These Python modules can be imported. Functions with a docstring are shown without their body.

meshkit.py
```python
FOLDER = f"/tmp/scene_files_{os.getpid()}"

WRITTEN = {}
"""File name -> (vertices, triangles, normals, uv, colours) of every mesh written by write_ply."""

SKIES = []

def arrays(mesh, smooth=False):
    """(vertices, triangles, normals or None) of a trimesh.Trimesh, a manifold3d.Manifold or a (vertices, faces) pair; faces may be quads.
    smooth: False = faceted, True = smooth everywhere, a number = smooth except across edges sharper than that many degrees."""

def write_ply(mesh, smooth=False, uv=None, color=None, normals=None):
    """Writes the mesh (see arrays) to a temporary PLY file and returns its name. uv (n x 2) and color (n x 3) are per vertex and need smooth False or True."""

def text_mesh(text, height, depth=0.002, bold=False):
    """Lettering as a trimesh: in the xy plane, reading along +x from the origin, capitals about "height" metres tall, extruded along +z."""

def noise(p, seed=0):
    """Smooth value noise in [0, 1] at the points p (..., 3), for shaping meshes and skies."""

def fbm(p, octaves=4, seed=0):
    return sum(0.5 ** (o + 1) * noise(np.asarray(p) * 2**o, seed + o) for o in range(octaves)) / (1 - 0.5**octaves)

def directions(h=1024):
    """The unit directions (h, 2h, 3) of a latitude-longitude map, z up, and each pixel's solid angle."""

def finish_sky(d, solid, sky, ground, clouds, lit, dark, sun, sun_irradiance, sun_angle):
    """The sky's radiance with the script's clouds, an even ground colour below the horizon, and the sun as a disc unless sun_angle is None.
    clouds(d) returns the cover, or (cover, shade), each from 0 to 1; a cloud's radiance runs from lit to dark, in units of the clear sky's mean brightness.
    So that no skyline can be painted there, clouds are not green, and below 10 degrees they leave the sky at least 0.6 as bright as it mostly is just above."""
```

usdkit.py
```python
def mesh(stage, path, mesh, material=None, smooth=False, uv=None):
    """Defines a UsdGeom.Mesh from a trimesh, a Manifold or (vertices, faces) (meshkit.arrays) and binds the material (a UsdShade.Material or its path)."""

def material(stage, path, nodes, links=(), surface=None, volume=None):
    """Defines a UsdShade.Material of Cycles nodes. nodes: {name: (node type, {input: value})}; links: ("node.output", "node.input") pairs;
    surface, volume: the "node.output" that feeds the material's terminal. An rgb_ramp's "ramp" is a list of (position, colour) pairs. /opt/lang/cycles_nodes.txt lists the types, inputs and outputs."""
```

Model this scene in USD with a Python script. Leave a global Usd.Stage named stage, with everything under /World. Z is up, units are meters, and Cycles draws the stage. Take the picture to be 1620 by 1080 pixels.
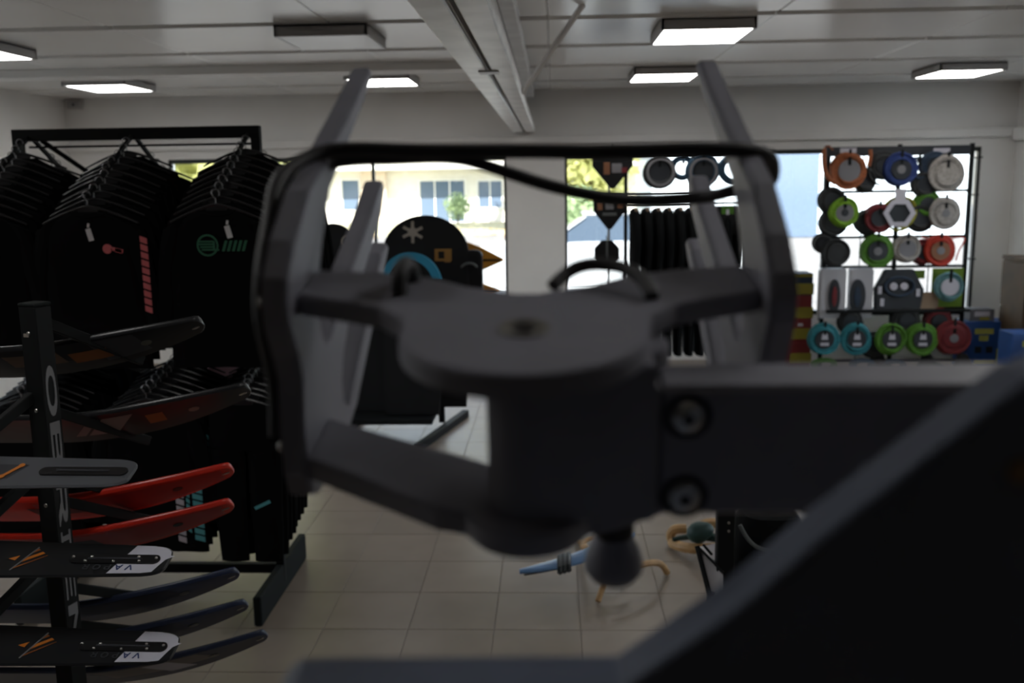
import math, random, re
import numpy as np, trimesh, usdkit, meshkit
import manifold3d as m3
from shapely.geometry import Polygon, Point, box as sbox, LineString
from shapely.ops import unary_union
from shapely import affinity
from pxr import Usd, UsdGeom, UsdLux, UsdShade, Gf, Sdf, Vt

random.seed(7)
rng = np.random.default_rng(7)
stage = Usd.Stage.CreateInMemory()
UsdGeom.SetStageUpAxis(stage, "Z")
UsdGeom.SetStageMetersPerUnit(stage, 1.0)
stage.SetDefaultPrim(UsdGeom.Xform.Define(stage, "/World").GetPrim())

# ------------------------------------------------------------------ camera, sky, sun, exposure
FPX, EYE = 1500.0, np.array([0, 0, 2.1])
_y = np.array([63 / FPX, 255 / FPX, 1.0]); _y /= np.linalg.norm(_y)
_r = math.radians(0.45)
_z = np.array([-math.sin(_r), math.cos(_r), 0]); _z -= _z @ _y * _y; _z /= np.linalg.norm(_z)
_x = np.cross(_z, _y)
CAM = np.stack([_x, _y, _z])            # columns: the camera's right, up and forward axes in the world
cam = UsdGeom.Camera.Define(stage, "/World/camera")
cam.CreateHorizontalApertureAttr(36.0); cam.CreateVerticalApertureAttr(24.0)
cam.CreateFocalLengthAttr(36.0 * FPX / 1620); cam.CreateFStopAttr(4.8); cam.CreateFocusDistanceAttr(1.75)
cam.CreateClippingRangeAttr((0.05, 500.0)); cam.CreateExposureAttr(0.0)
_m = np.eye(4); _m[0, :3], _m[1, :3], _m[2, :3], _m[3, :3] = CAM[:, 0], CAM[:, 1], -CAM[:, 2], EYE
cam.AddTransformOp().Set(Gf.Matrix4d(*_m.ravel().tolist()))

M = {}
def mat(name, nodes, links=(), surface="p.BSDF"):
    M[name] = usdkit.material(stage, "/World/Looks/" + name, nodes, links, surface=surface)
    return M[name]

sun = UsdLux.DistantLight.Define(stage, "/World/sun")
sun.CreateIntensityAttr(4.5); sun.CreateNormalizeAttr(True); sun.CreateAngleAttr(0.6); sun.CreateColorAttr(Gf.Vec3f(1, 0.95, 0.87))
sun.AddRotateXYZOp().Set(Gf.Vec3f(42, 0, 0))
dome = UsdLux.DomeLight.Define(stage, "/World/sky"); dome.CreateIntensityAttr(1.0)
sky = mat("sky_look", {"t": ("sky_texture", {"sky_type": "multiple_scattering", "sun_disc": False, "sun_elevation": 0.85, "sun_rotation": 2.6}),
                       "h": ("hsv", {"saturation": 0.35}), "b": ("background_shader", {"strength": 0.34})}, [("t.color", "h.color"), ("h.color", "b.color")], surface="b.background")
UsdShade.MaterialBindingAPI.Apply(dome.GetPrim()).Bind(sky)
LED = 9.4                                # radiance of the ceiling panels

# ------------------------------------------------------------------ helpers
def at(px, py, Y):
    """The point of the world at depth Y that the photograph shows at pixel (px, py): used to measure places."""
    d = CAM @ np.array([(px - 810) / FPX, (540 - py) / FPX, 1.0]); return EYE + d * Y / d[1]
def at_floor(px, py, z=0.0):
    d = CAM @ np.array([(px - 810) / FPX, (540 - py) / FPX, 1.0]); return EYE + d * (z - EYE[2]) / d[2]

_used = {}
def numbered(parent, name):
    k = _used.get((parent, name), 0); _used[(parent, name)] = k + 1
    return f"{parent}/{name}" + (f"_{k:03d}" if k else "")
def tag(prim, label=None, cat=None, group=None, kind=None):
    for k, v in (("label", label), ("category", cat), ("group", group), ("kind", kind)):
        if v: prim.SetCustomDataByKey(k, v)
    return prim
def thing(name, label, cat, loc=(0, 0, 0), rot=(0, 0, 0), group=None, kind=None):
    x = UsdGeom.Xform.Define(stage, numbered("/World", name))
    x.AddTranslateOp().Set(Gf.Vec3d(*map(float, loc)))
    if any(rot): x.AddRotateXYZOp().Set(Gf.Vec3f(*map(float, rot)))
    return tag(x.GetPrim(), label, cat, group, kind)
def obj(name, mesh, m, parent=None, label=None, cat=None, group=None, kind=None, smooth=30):
    path = numbered(str(parent.GetPath()) if parent else "/World", name)
    p = usdkit.mesh(stage, path, mesh, M[m], smooth=smooth).GetPrim()
    return tag(p, label, cat, group, kind)
def dup(src, label, loc, rot=(0, 0, 0), group=None, name=None):
    was = src.GetCustomData()
    r = thing(name or re.sub(r"_\d{3}$", "", src.GetName()), label, was["category"], loc, rot, group)
    r.GetReferences().AddInternalReference(src.GetPath()); r.SetInstanceable(True)
    return r
def cat_(*ms):
    return trimesh.util.concatenate([m for m in ms if m is not None])
def cbox(size, c=0.0, at_=(0, 0, 0), R=None):
    """A box with chamfered edges, centred on at_."""
    h = np.array(size) / 2.0; c = min(c, h.min() * 0.9)
    if c <= 0:
        b = trimesh.creation.box(size)
    else:
        pts = [np.array(s) * (h - c * (1 - np.eye(3)[k])) for s in np.array(np.meshgrid([-1, 1], [-1, 1], [-1, 1])).T.reshape(-1, 3) for k in range(3)]
        b = trimesh.convex.convex_hull(np.array(pts))
    if R is not None: b.apply_transform(R)
    b.apply_translation(at_); return b
def bmm(lo, hi, c=0.0):
    lo, hi = np.array(lo, float), np.array(hi, float); return cbox(hi - lo, c, (lo + hi) / 2)
def rx(d): return trimesh.transformations.rotation_matrix(math.radians(d), [1, 0, 0])
def ry(d): return trimesh.transformations.rotation_matrix(math.radians(d), [0, 1, 0])
def rz(d): return trimesh.transformations.rotation_matrix(math.radians(d), [0, 0, 1])
def frame(o, x, y, z):
    T = np.eye(4); T[:3, 0], T[:3, 1], T[:3, 2], T[:3, 3] = x, y, z, o; return T
def moved(m, T): m = m.copy(); m.apply_transform(T); return m
def tube(pts, r, sides=8, closed=False):
    p = np.asarray(pts, float); n = len(p)
    r = np.broadcast_to(r, (n,))
    t = (np.roll(p, -1, 0) - np.roll(p, 1, 0)) if closed else np.gradient(p, axis=0)
    t /= np.linalg.norm(t, axis=1, keepdims=True) + 1e-12
    a = np.cross(t[0], [0, 0, 1.0]); a = a if np.linalg.norm(a) > 0.1 else np.cross(t[0], [1.0, 0, 0]); a /= np.linalg.norm(a)
    v = []
    ang = np.arange(sides) * 2 * np.pi / sides
    for i in range(n):
        a = a - a @ t[i] * t[i]; a /= np.linalg.norm(a) + 1e-12
        b = np.cross(t[i], a)
        v.append(p[i] + r[i] * (np.cos(ang)[:, None] * a + np.sin(ang)[:, None] * b))
    v = np.vstack(v); f = []
    for i in range(n if closed else n - 1):
        j = (i + 1) % n
        for k in range(sides):
            l = (k + 1) % sides
            f += [[i * sides + k, j * sides + l, j * sides + k], [i * sides + k, i * sides + l, j * sides + l]]
    if not closed:
        c0, c1 = len(v), len(v) + 1; v = np.vstack([v, p[0], p[-1]])
        for k in range(sides):
            l = (k + 1) % sides
            f += [[c0, l, k], [c1, (n - 1) * sides + k, (n - 1) * sides + l]]
    m = trimesh.Trimesh(v, np.array(f), process=False); 
    if m.volume < 0: m.invert()
    return m
def spline(pts, n=60):
    from scipy.interpolate import CubicSpline
    p = np.asarray(pts, float); s = np.r_[0, np.cumsum(np.linalg.norm(np.diff(p, axis=0), axis=1))]
    return CubicSpline(s, p, bc_type="natural")(np.linspace(0, s[-1], n))
def bar(a, b, w, d=None, c=0.002, up=(0, 0, 1)):
    """A straight rectangular bar from a to b."""
    a, b = np.array(a, float), np.array(b, float); z = b - a; L = np.linalg.norm(z); z /= L
    x = np.cross(up, z); x = x if np.linalg.norm(x) > 1e-3 else np.cross([0, 1, 0], z); x /= np.linalg.norm(x)
    return moved(cbox((w, d or w, L), c), frame((a + b) / 2, x, np.cross(z, x), z))
def extr(poly, h):
    return cat_(*[trimesh.creation.extrude_polygon(g, h, engine="earcut") for g in getattr(poly, "geoms", [poly])])
def rextr(poly, t, c=0.003, n=3):
    """A plate of thickness t with rounded edges, from z = 0 to t."""
    out = None
    for k in range(n + 1):
        a = k / n * math.pi / 2
        inset, cut = c * (1 - math.cos(a)), c * (1 - math.sin(a))
        g = poly.buffer(-inset, join_style=1) if inset > 1e-6 else poly
        cs = m3.CrossSection([np.array(q.exterior.coords)[:-1] if q.exterior.is_ccw else np.array(q.exterior.coords)[:-1][::-1] for q in getattr(g, "geoms", [g])])
        s = m3.Manifold.extrude(cs, t - 2 * cut).translate((0, 0, cut))
        out = s if out is None else out + s
    m = out.to_mesh()
    return trimesh.Trimesh(m.vert_properties[:, :3], m.tri_verts, process=False)
def loft(rings, caps=True):
    """Rings (k, n, 3) of equal counts joined into a skin."""
    R = np.asarray(rings, float); k, n = R.shape[:2]; v = R.reshape(-1, 3); f = []
    for i in range(k - 1):
        for j in range(n):
            l = (j + 1) % n; f += [[i * n + j, i * n + l, (i + 1) * n + l], [i * n + j, (i + 1) * n + l, (i + 1) * n + j]]
    if caps:
        v = np.vstack([v, R[0].mean(0), R[-1].mean(0)]); c0, c1 = k * n, k * n + 1
        for j in range(n):
            l = (j + 1) % n; f += [[c0, l, j], [c1, (k - 1) * n + j, (k - 1) * n + l]]
    m = trimesh.Trimesh(v, np.array(f), process=False)
    if caps and m.volume < 0: m.invert()
    return m
def cyl(r, h, at_=(0, 0, 0), R=None, sides=32, c=0.0):
    if c:
        pr = [[0, -h / 2], [r - c, -h / 2], [r, -h / 2 + c], [r, h / 2 - c], [r - c, h / 2], [0, h / 2]]
        m = trimesh.creation.revolve(np.array(pr), sections=sides)
    else: m = trimesh.creation.cylinder(r, h, sections=sides)
    if R is not None: m.apply_transform(R)
    m.apply_translation(at_); return m
def lathe(profile, at_=(0, 0, 0), sides=32):
    m = trimesh.creation.revolve(np.array(profile, float), sections=sides); m.apply_translation(at_); return m

# ------------------------------------------------------------------ looks
def mk(name, col, rough=0.5, metal=0.0, var=0.0, scale=8.0, bump=0.0, bscale=60.0, spec=0.5, coat=0.0, sheen=0.0):
    n = {"p": ("principled_bsdf", {"base_color": col, "roughness": rough, "metallic": metal, "specular_ior_level": spec, "coat_weight": coat, "sheen_weight": sheen})}
    l = []
    if var or bump: n["tc"] = ("texture_coordinate", {})
    if var:
        n["n"] = ("noise_texture", {"scale": scale, "detail": 4.0})
        n["r"] = ("rgb_ramp", {"ramp": [(0.3, tuple(max(0, c * (1 - var)) for c in col)), (0.7, tuple(min(1, c * (1 + var)) for c in col))]})
        l += [("tc.object", "n.vector"), ("n.fac", "r.fac"), ("r.color", "p.base_color")]
    if bump:
        n["bn"] = ("noise_texture", {"scale": bscale, "detail": 3.0}); n["b"] = ("bump", {"strength": bump, "distance": 0.002})
        l += [("tc.object", "bn.vector"), ("bn.fac", "b.height"), ("b.normal", "p.normal")]
    return mat(name, n, l)
mk("wall_paint", (0.80, 0.785, 0.765), 0.6, var=0.03, scale=2, bump=0.15, bscale=40)
mk("ceiling_paint", (0.84, 0.83, 0.81), 0.24, var=0.03, scale=1.5, spec=0.45)
mk("beam_paint", (0.82, 0.81, 0.80), 0.35, var=0.12, scale=5, bump=0.1)
mk("fixture_metal", (0.42, 0.41, 0.41), 0.4)
mk("grout", (0.18, 0.15, 0.125), 0.8)
mk("floor_outside", (0.50, 0.45, 0.40), 0.3)
for i, c in enumerate([(0.262, 0.214, 0.172), (0.273, 0.222, 0.180), (0.252, 0.207, 0.168)]):
    mk(f"floor_tile_{'abc'[i]}", c, 0.36, var=0.06, scale=5, bump=0.04, bscale=12, spec=0.35)
mk("window_frame_metal", (0.015, 0.022, 0.02), 0.4)
mk("rack_grey", (0.188, 0.187, 0.222), 0.48, var=0.05, scale=30, bump=0.12, bscale=900, spec=0.4)
mk("rack_grey_light", (0.20, 0.20, 0.215), 0.5, spec=0.4)
mk("slab_dark", (0.085, 0.100, 0.140), 0.5, var=0.05, scale=10, spec=0.4)
mk("bolt_steel", (0.55, 0.54, 0.51), 0.25, metal=1.0)
mk("bolt_olive", (0.20, 0.195, 0.17), 0.4, metal=0.8)
mk("bolt_brown", (0.16, 0.09, 0.045), 0.5)
mk("cord_black", (0.010, 0.010, 0.012), 0.55, bump=0.3, bscale=1200)
mk("frame_black", (0.008, 0.009, 0.0095), 0.6, spec=0.15)
mk("frame_dark", (0.013, 0.016, 0.016), 0.7, spec=0.1)
mk("cloth_black", (0.0045, 0.0048, 0.0052), 0.9, spec=0.08)
mk("hanger_plastic", (0.02, 0.02, 0.022), 0.3)
mk("hanger_hook_metal", (0.25, 0.25, 0.26), 0.3, metal=0.8)
mk("print_pink", (0.62, 0.14, 0.15), 0.6)
mk("print_green", (0.03, 0.16, 0.085), 0.6)
mk("print_teal", (0.10, 0.38, 0.42), 0.6)
mk("print_white", (0.55, 0.52, 0.58), 0.6)
mk("paper_white", (0.75, 0.74, 0.75), 0.7)
mk("leaflet_paper", (0.88, 0.86, 0.92), 0.5)
mk("cloth_pink", (0.62, 0.33, 0.36), 0.85)
mk("ski_black", (0.013, 0.014, 0.016), 0.28, spec=0.5)
mk("ski_charcoal", (0.082, 0.087, 0.098), 0.4, spec=0.4)
mk("ski_red", (0.52, 0.025, 0.013), 0.25, spec=0.5)
mk("ski_red_deep", (0.30, 0.018, 0.018), 0.35)
mk("ski_navy", (0.020, 0.030, 0.065), 0.3)
mk("ski_white", (0.58, 0.58, 0.66), 0.35)
mk("ski_grey_print", (0.22, 0.20, 0.19), 0.5)
mk("ski_tan_print", (0.20, 0.12, 0.075), 0.5)
mk("ski_orange", (0.55, 0.17, 0.015), 0.45)
mk("ski_orange_dark", (0.30, 0.09, 0.012), 0.5)
mk("ski_dark_print", (0.032, 0.034, 0.042), 0.5)
mk("fin_black", (0.008, 0.008, 0.009), 0.35)
mk("letter_grey", (0.17, 0.17, 0.18), 0.5)
mk("letter_navy", (0.03, 0.05, 0.15), 0.5)
mk("chrome", (0.75, 0.75, 0.76), 0.12, metal=1.0)
mk("board_black", (0.006, 0.006, 0.007), 0.55, spec=0.25)
mk("board_orange", (0.45, 0.20, 0.02), 0.5, var=0.2, scale=4)
mk("board_blue", (0.02, 0.22, 0.36), 0.5)
mk("logo_tan", (0.30, 0.26, 0.22), 0.6)
mk("logo_orange", (0.25, 0.12, 0.02), 0.6)
mk("wood_light", (0.50, 0.30, 0.13), 0.55, var=0.2, scale=12)
mk("wood_brown", (0.055, 0.028, 0.007), 0.7, var=0.25, scale=6)
mk("foil_blue", (0.12, 0.24, 0.45), 0.3)
mk("foil_dark", (0.012, 0.02, 0.024), 0.4)
mk("green_dark", (0.010, 0.045, 0.04), 0.5)
mk("strap_grey", (0.10, 0.11, 0.11), 0.7)
for n, c in dict(orange=(0.273, 0.074, 0.020), blue=(0.006, 0.025, 0.129), cream=(0.278, 0.253, 0.233), lime=(0.149, 0.307, 0.010), green=(0.054, 0.164, 0.007), red=(0.372, 0.022, 0.006),
                 crimson=(0.129, 0.006, 0.009), teal=(0.011, 0.149, 0.178), aqua=(0.074, 0.178, 0.189), yellow=(0.258, 0.238, 0.010), charcoal=(0.015, 0.016, 0.017), navy=(0.010, 0.025, 0.050), steel=(0.015, 0.050, 0.090)).items():
    mk("rope_" + n, c, 0.7, var=0.25, scale=40, bump=0.4, bscale=300)
mk("label_dark", (0.012, 0.015, 0.02), 0.5)
mk("label_white", (0.46, 0.44, 0.49), 0.6)
mk("label_grey", (0.16, 0.155, 0.165), 0.6)
mk("card_lime", (0.14, 0.26, 0.01), 0.6)
mk("card_brown", (0.25, 0.17, 0.11), 0.7)
mk("rubber_brown", (0.20, 0.08, 0.035), 0.6)
mk("clamshell_white", (0.38, 0.37, 0.39), 0.4)
mk("carton_blue", (0.010, 0.055, 0.20), 0.5, var=0.15, scale=6)
mk("carton_red", (0.16, 0.010, 0.012), 0.5)
mk("carton_yellow", (0.24, 0.20, 0.015), 0.5)
mk("print_yellow", (0.30, 0.30, 0.06), 0.6)
mk("carton_grey", (0.12, 0.12, 0.13), 0.6)
mk("asphalt", (0.17, 0.165, 0.17), 0.9, var=0.15, scale=1.5)
mk("lawn", (0.36, 0.35, 0.24), 0.9, var=0.4, scale=3)
mk("fallen_leaf", (0.55, 0.28, 0.08), 0.8)
mk("house_cream", (0.74, 0.70, 0.64), 0.8, var=0.06, scale=2)
mk("house_tan", (0.60, 0.49, 0.40), 0.8)
mk("house_trim", (0.78, 0.76, 0.74), 0.6)
mk("house_roof", (0.42, 0.36, 0.32), 0.8, var=0.2, scale=3)
mk("house_glass", (0.10, 0.14, 0.21), 0.12)
mk("shed_wall", (0.62, 0.68, 0.74), 0.6)
mk("car_white", (0.42, 0.44, 0.47), 0.25, coat=0.6)
mk("car_glass", (0.04, 0.06, 0.09), 0.08)
mk("car_tyre", (0.015, 0.015, 0.015), 0.8)
mk("bark", (0.10, 0.075, 0.05), 0.9)
for n, c in dict(leaf_yellow=(0.50, 0.50, 0.22), leaf_green=(0.30, 0.38, 0.22)).items():
    mat(n, {"d": ("diffuse_bsdf", {"color": c}), "t": ("translucent_bsdf", {"color": tuple(min(1, k * 1.3) for k in c)}), "x": ("mix_closure", {"fac": 0.45})},
        [("d.BSDF", "x.closure1"), ("t.BSDF", "x.closure2")], surface="x.closure")
mat("led_on", {"e": ("emission", {"color": (1.0, 0.985, 0.96), "strength": LED})}, surface="e.emission")
mk("led_off", (0.62, 0.62, 0.63), 0.25)
mat("pane_glass", {"t": ("transparent_bsdf", {"color": (0.95, 0.97, 0.96)}), "g": ("glossy_bsdf", {"color": (1, 1, 1), "roughness": 0.0}), "f": ("fresnel", {"IOR": 1.45}), "x": ("mix_closure", {})},
    [("f.fac", "x.fac"), ("t.BSDF", "x.closure1"), ("g.BSDF", "x.closure2")], surface="x.closure")

# ------------------------------------------------------------------ the room
XL, XR, YF, YB, ZC = -5.6, 5.16, 11.0, -14.0, 3.10
ZH, ZS = 2.40, 0.52                       # window head and sill
W1 = (-4.44, -0.52); W2 = (0.148, 4.80)   # the two shop windows in the far wall
SW = (5.2, 10.45)                         # the window in the right-hand wall, lengthened out of view for more side light
LW = (3.2, 9.0)                           # an unseen window added in the left-hand wall to light the rack sideways
T = 0.2
front = cat_(bmm((XL - T, YF, 0), (W1[0], YF + T, ZC + .06)), bmm((W1[1], YF, 0), (W2[0], YF + T, ZC + .06)), bmm((W2[1], YF, 0), (XR + T, YF + T, ZC + .06)),
             bmm((W1[0], YF, ZH), (W1[1], YF + T, ZC + .06)), bmm((W2[0], YF, ZH), (W2[1], YF + T, ZC + .06)), bmm((W1[0], YF, 0), (W1[1], YF + T, ZS)), bmm((W2[0], YF, 0), (W2[1], YF + T, ZS)))
obj("wall_front", front, "wall_paint", kind="structure", label="pale painted shop wall pierced by two wide display windows")
obj("wall_left", cat_(bmm((XL - T, YB, 0), (XL, LW[0], ZC + .06)), bmm((XL - T, LW[1], 0), (XL, YF, ZC + .06)), bmm((XL - T, LW[0], ZH), (XL, LW[1], ZC + .06)), bmm((XL - T, LW[0], 0), (XL, LW[1], ZS))), "wall_paint", kind="structure", label="plain pale painted wall on the left")
obj("wall_right", cat_(bmm((XR, YB, 0), (XR + T, SW[0], ZC + .06)), bmm((XR, SW[1], 0), (XR + T, YF, ZC + .06)), bmm((XR, SW[0], ZH), (XR + T, SW[1], ZC + .06)), bmm((XR, SW[0], 0), (XR + T, SW[1], ZS))),
    "wall_paint", kind="structure", label="pale painted wall on the right with a side window")
obj("wall_back", bmm((XL, YB - T, 0), (XR, YB, ZC + .06)), "wall_paint", kind="structure", label="plain painted wall behind the viewer")
obj("trim_1", bmm((XL, YF - 0.06, 2.50), (XR, YF, 2.60), 0.01), "wall_paint", kind="structure", label="shallow painted ledge across the wall above the windows")
obj("trim_2", bmm((XR - 0.07, YB, 2.46), (XR, YF - 0.06, 2.60), 0.01), "wall_paint", kind="structure", label="painted ledge along the right wall above its window")
# ceiling: a backing slab, then each insulated panel
ceil = obj("ceiling", bmm((XL - T, YB - T, ZC + 0.03), (XR + T, YF + T, ZC + 0.2)), "fixture_metal", kind="structure", label="white panelled shop ceiling with dark joints")
ys = [YB, -11, -8, -5.5, -3.0, -1.6, -0.2, 1.15, 2.45, 3.65, 4.9, 6.16, 7.43, 8.7, 9.95, YF]
xs = [XL, -4.2, -2.8, -1.4, -0.02, 1.4, 2.8, 4.2, XR]
for j in range(len(ys) - 1):
    for i in range(len(xs) - 1):
        g = 0.04
        p = cat_(bmm((xs[i] + 0.002, ys[j] + g, ZC), (xs[i + 1] - 0.002, ys[j + 1] - g, ZC + 0.035), 0.008),
                 bmm((xs[i] + 0.004, ys[j] + g + 0.01, ZC - 0.008), (xs[i + 1] - 0.004, ys[j] + g + 0.05, ZC + 0.002), 0.003))
        obj("ceiling_panel", p, "ceiling_paint", ceil)
# floor: a slab with a grouted tile field; the tiles in view one by one
flo = obj("floor", bmm((XL - T, YB - T, -0.12), (XR + T, YF + T, -0.004)), "grout", kind="structure", label="beige square-tiled shop floor")
P_ = 0.41; rest = []
n_tile = 0
for j in range(-46, 17):
    for i in range(-13, 14):
        x0, y0 = -0.29 + i * P_, 4.205 + j * P_
        lo, hi = (max(x0, XL) + 0.0013, max(y0, YB) + 0.0013, -0.01), (min(x0 + P_, XR) - 0.0013, min(y0 + P_, YF) - 0.0013, 0.0)
        if hi[0] - lo[0] < 0.02 or hi[1] - lo[1] < 0.02: continue
        b = bmm(lo, hi, 0.0015)
        if (-2.4 < x0 < 1.7 and 3.3 < y0 < 8.6) or (1.7 <= x0 < 4.3 and 8.2 < y0 < 10.8):
            n_tile += 1; obj("floor_tile", b, f"floor_tile_{'abc'[(i * 7 + j * 13 + (i * j) % 5) % 3]}", flo, smooth=False)
        else: rest.append(bmm(lo, hi))
obj("tile_field", cat_(*rest), "floor_tile_a", flo, kind="stuff", smooth=False)
# windows
def window(n, lo, hi, axis, mull, label, XR=XR):
    w = thing(f"window_{n}", label, None, kind="structure")
    a0, a1 = lo, hi
    def bx(u0, u1, z0, z1, d0, d1, c=0.004):
        return bmm((u0, YF + d0, z0), (u1, YF + d1, z1), c) if axis == "x" else bmm((XR + d0, u0, z0), (XR + d1, u1, z1), c)
    f = 0.05
    obj("frame", cat_(bx(a0, a0 + f * .6, ZS, ZH, .02, .09), bx(a1 - f * .6, a1, ZS, ZH, .02, .09), bx(a0, a1, ZS, ZS + f, .02, .09), bx(a0, a1, ZH - f, ZH, .02, .09)), "window_frame_metal", w)
    for u in mull: obj("mullion", bx(u - .018, u + .018, ZS, ZH, .03, .08), "window_frame_metal", w)
    us = [a0 + .03] + list(mull) + [a1 - .03]
    for u0, u1 in zip(us[:-1], us[1:]): obj("pane", bx(u0 + .015, u1 - .015, ZS + .04, ZH - .04, .05, .056, 0), "pane_glass", w, smooth=False)
window(1, *W1, "x", [-3.2, -2.06], "wide dark framed shop window left of the centre pillar")
window(2, *W2, "x", [1.6, 3.13], "wide dark framed shop window right of the centre pillar")
window(3, *SW, "y", [7.0, 8.8], "dark framed window in the right side wall, lengthened out of view for more side light")
window(4, *LW, "y", [5.2, 7.2], "added dark framed window in the left side wall, out of view, to light the rack from the side", XR=XL - .11)  # added, never in view: brings daylight onto the rack from the left
# the steel beam of two back-to-back channels, and its brace
bm = obj("trim_3", None or cat_(bmm((-0.335, YB, 2.66), (-0.32, YF, ZC), .002), bmm((-0.295, YB, 2.66), (-0.28, YF, ZC), .002)), "beam_paint", kind="structure",
         label="white steel double channel beam running along the ceiling to the far wall")
obj("flange", bmm((-0.435, YB, 2.64), (-0.322, YF, 2.662), .006), "beam_paint", bm)
obj("flange", bmm((-0.294, YB, 2.64), (-0.19, YF, 2.662), .006), "beam_paint", bm)
obj("lip", bmm((-0.435, YB, 2.66), (-0.427, YF, 2.70), .002), "beam_paint", bm)
obj("lip", bmm((-0.198, YB, 2.66), (-0.19, YF, 2.70), .002), "beam_paint", bm)
obj("upper_flange", bmm((-0.28, YB, 3.02), (-0.19, YF, ZC), .006), "beam_paint", bm)
for y in np.arange(2.6, 10.8, 0.42): obj("bolt_head", cyl(.014, .012, (-0.274, y, 2.74), ry(90), 10), "fixture_metal", bm)
obj("clamp_plate", cbox((.10, .12, .008), .002, (-0.31, 4.9, 2.636)), "fixture_metal", bm)
obj("trim_4", bar((-0.19, 6.35, 2.66), (0.19, 5.75, ZC), 0.028, 0.028, .003), "beam_paint", kind="structure", label="thin white diagonal brace from the beam to the ceiling")
obj("trim_5", cat_(bmm((XL, 8.22, ZC - .07), (-0.435, 8.34, ZC), .006), bmm((XL, 8.34, ZC - .075), (-0.435, 8.46, ZC - .055), .004)), "ceiling_paint", kind="structure", label="white box batten across the ceiling left of the beam")

# ceiling lights
def fixture(x, y, on, label, w=.6, d=.7):
    t = thing("ceiling_light", label, "ceiling light", (x, y, ZC - .075))
    obj("housing", cat_(bmm((-w/2, -d/2, 0), (-w/2 + .02, d/2, .075), .003), bmm((w/2 - .02, -d/2, 0), (w/2, d/2, .075), .003), bmm((-w/2, -d/2, 0), (w/2, -d/2 + .02, .075), .003),
                        bmm((-w/2, d/2 - .02, 0), (w/2, d/2, .075), .003), bmm((-w/2, -d/2, .06), (w/2, d/2, .075))), "fixture_metal", t)
    obj("diffuser", bmm((-w/2 + .019, -d/2 + .019, .003), (w/2 - .019, d/2 - .019, .012)), "led_on" if on else "led_off", t, label=None if on else "grey unlit diffuser", smooth=False)
fixture(1.0, 6.62, True, "lit square ceiling light right of the beam, nearest of those in view")
fixture(1.05, 9.22, True, "lit ceiling light behind the right prong of the board rack")
fixture(3.83, 9.4, True, "lit ceiling light in the far right corner")
fixture(-4.22, 9.2, True, "lit ceiling light above the clothes rack, far left")
fixture(-1.58, 9.15, True, "lit ceiling light behind the left prong of the board rack")
fixture(-1.46, 6.55, False, "unlit grey ceiling light just left of the white beam")
fixture(-4.06, 6.7, True, "lit ceiling light cut by the left edge of the photo")
for y, row in ((4.0, "nearer the viewer than the unlit fixture"), (1.3, "just ahead of the viewer")):
    for x, col in ((-4.1, "far left"), (-1.5, "left of the beam"), (1.1, "right of the beam"), (3.7, "far right")):
        if (y > 3) == (-3 < x < 2): continue
        fixture(x, y, True, f"added ceiling light out of view above the frame, {row}, {col}")  # unseen fixtures, added to brighten the foreground rack

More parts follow.
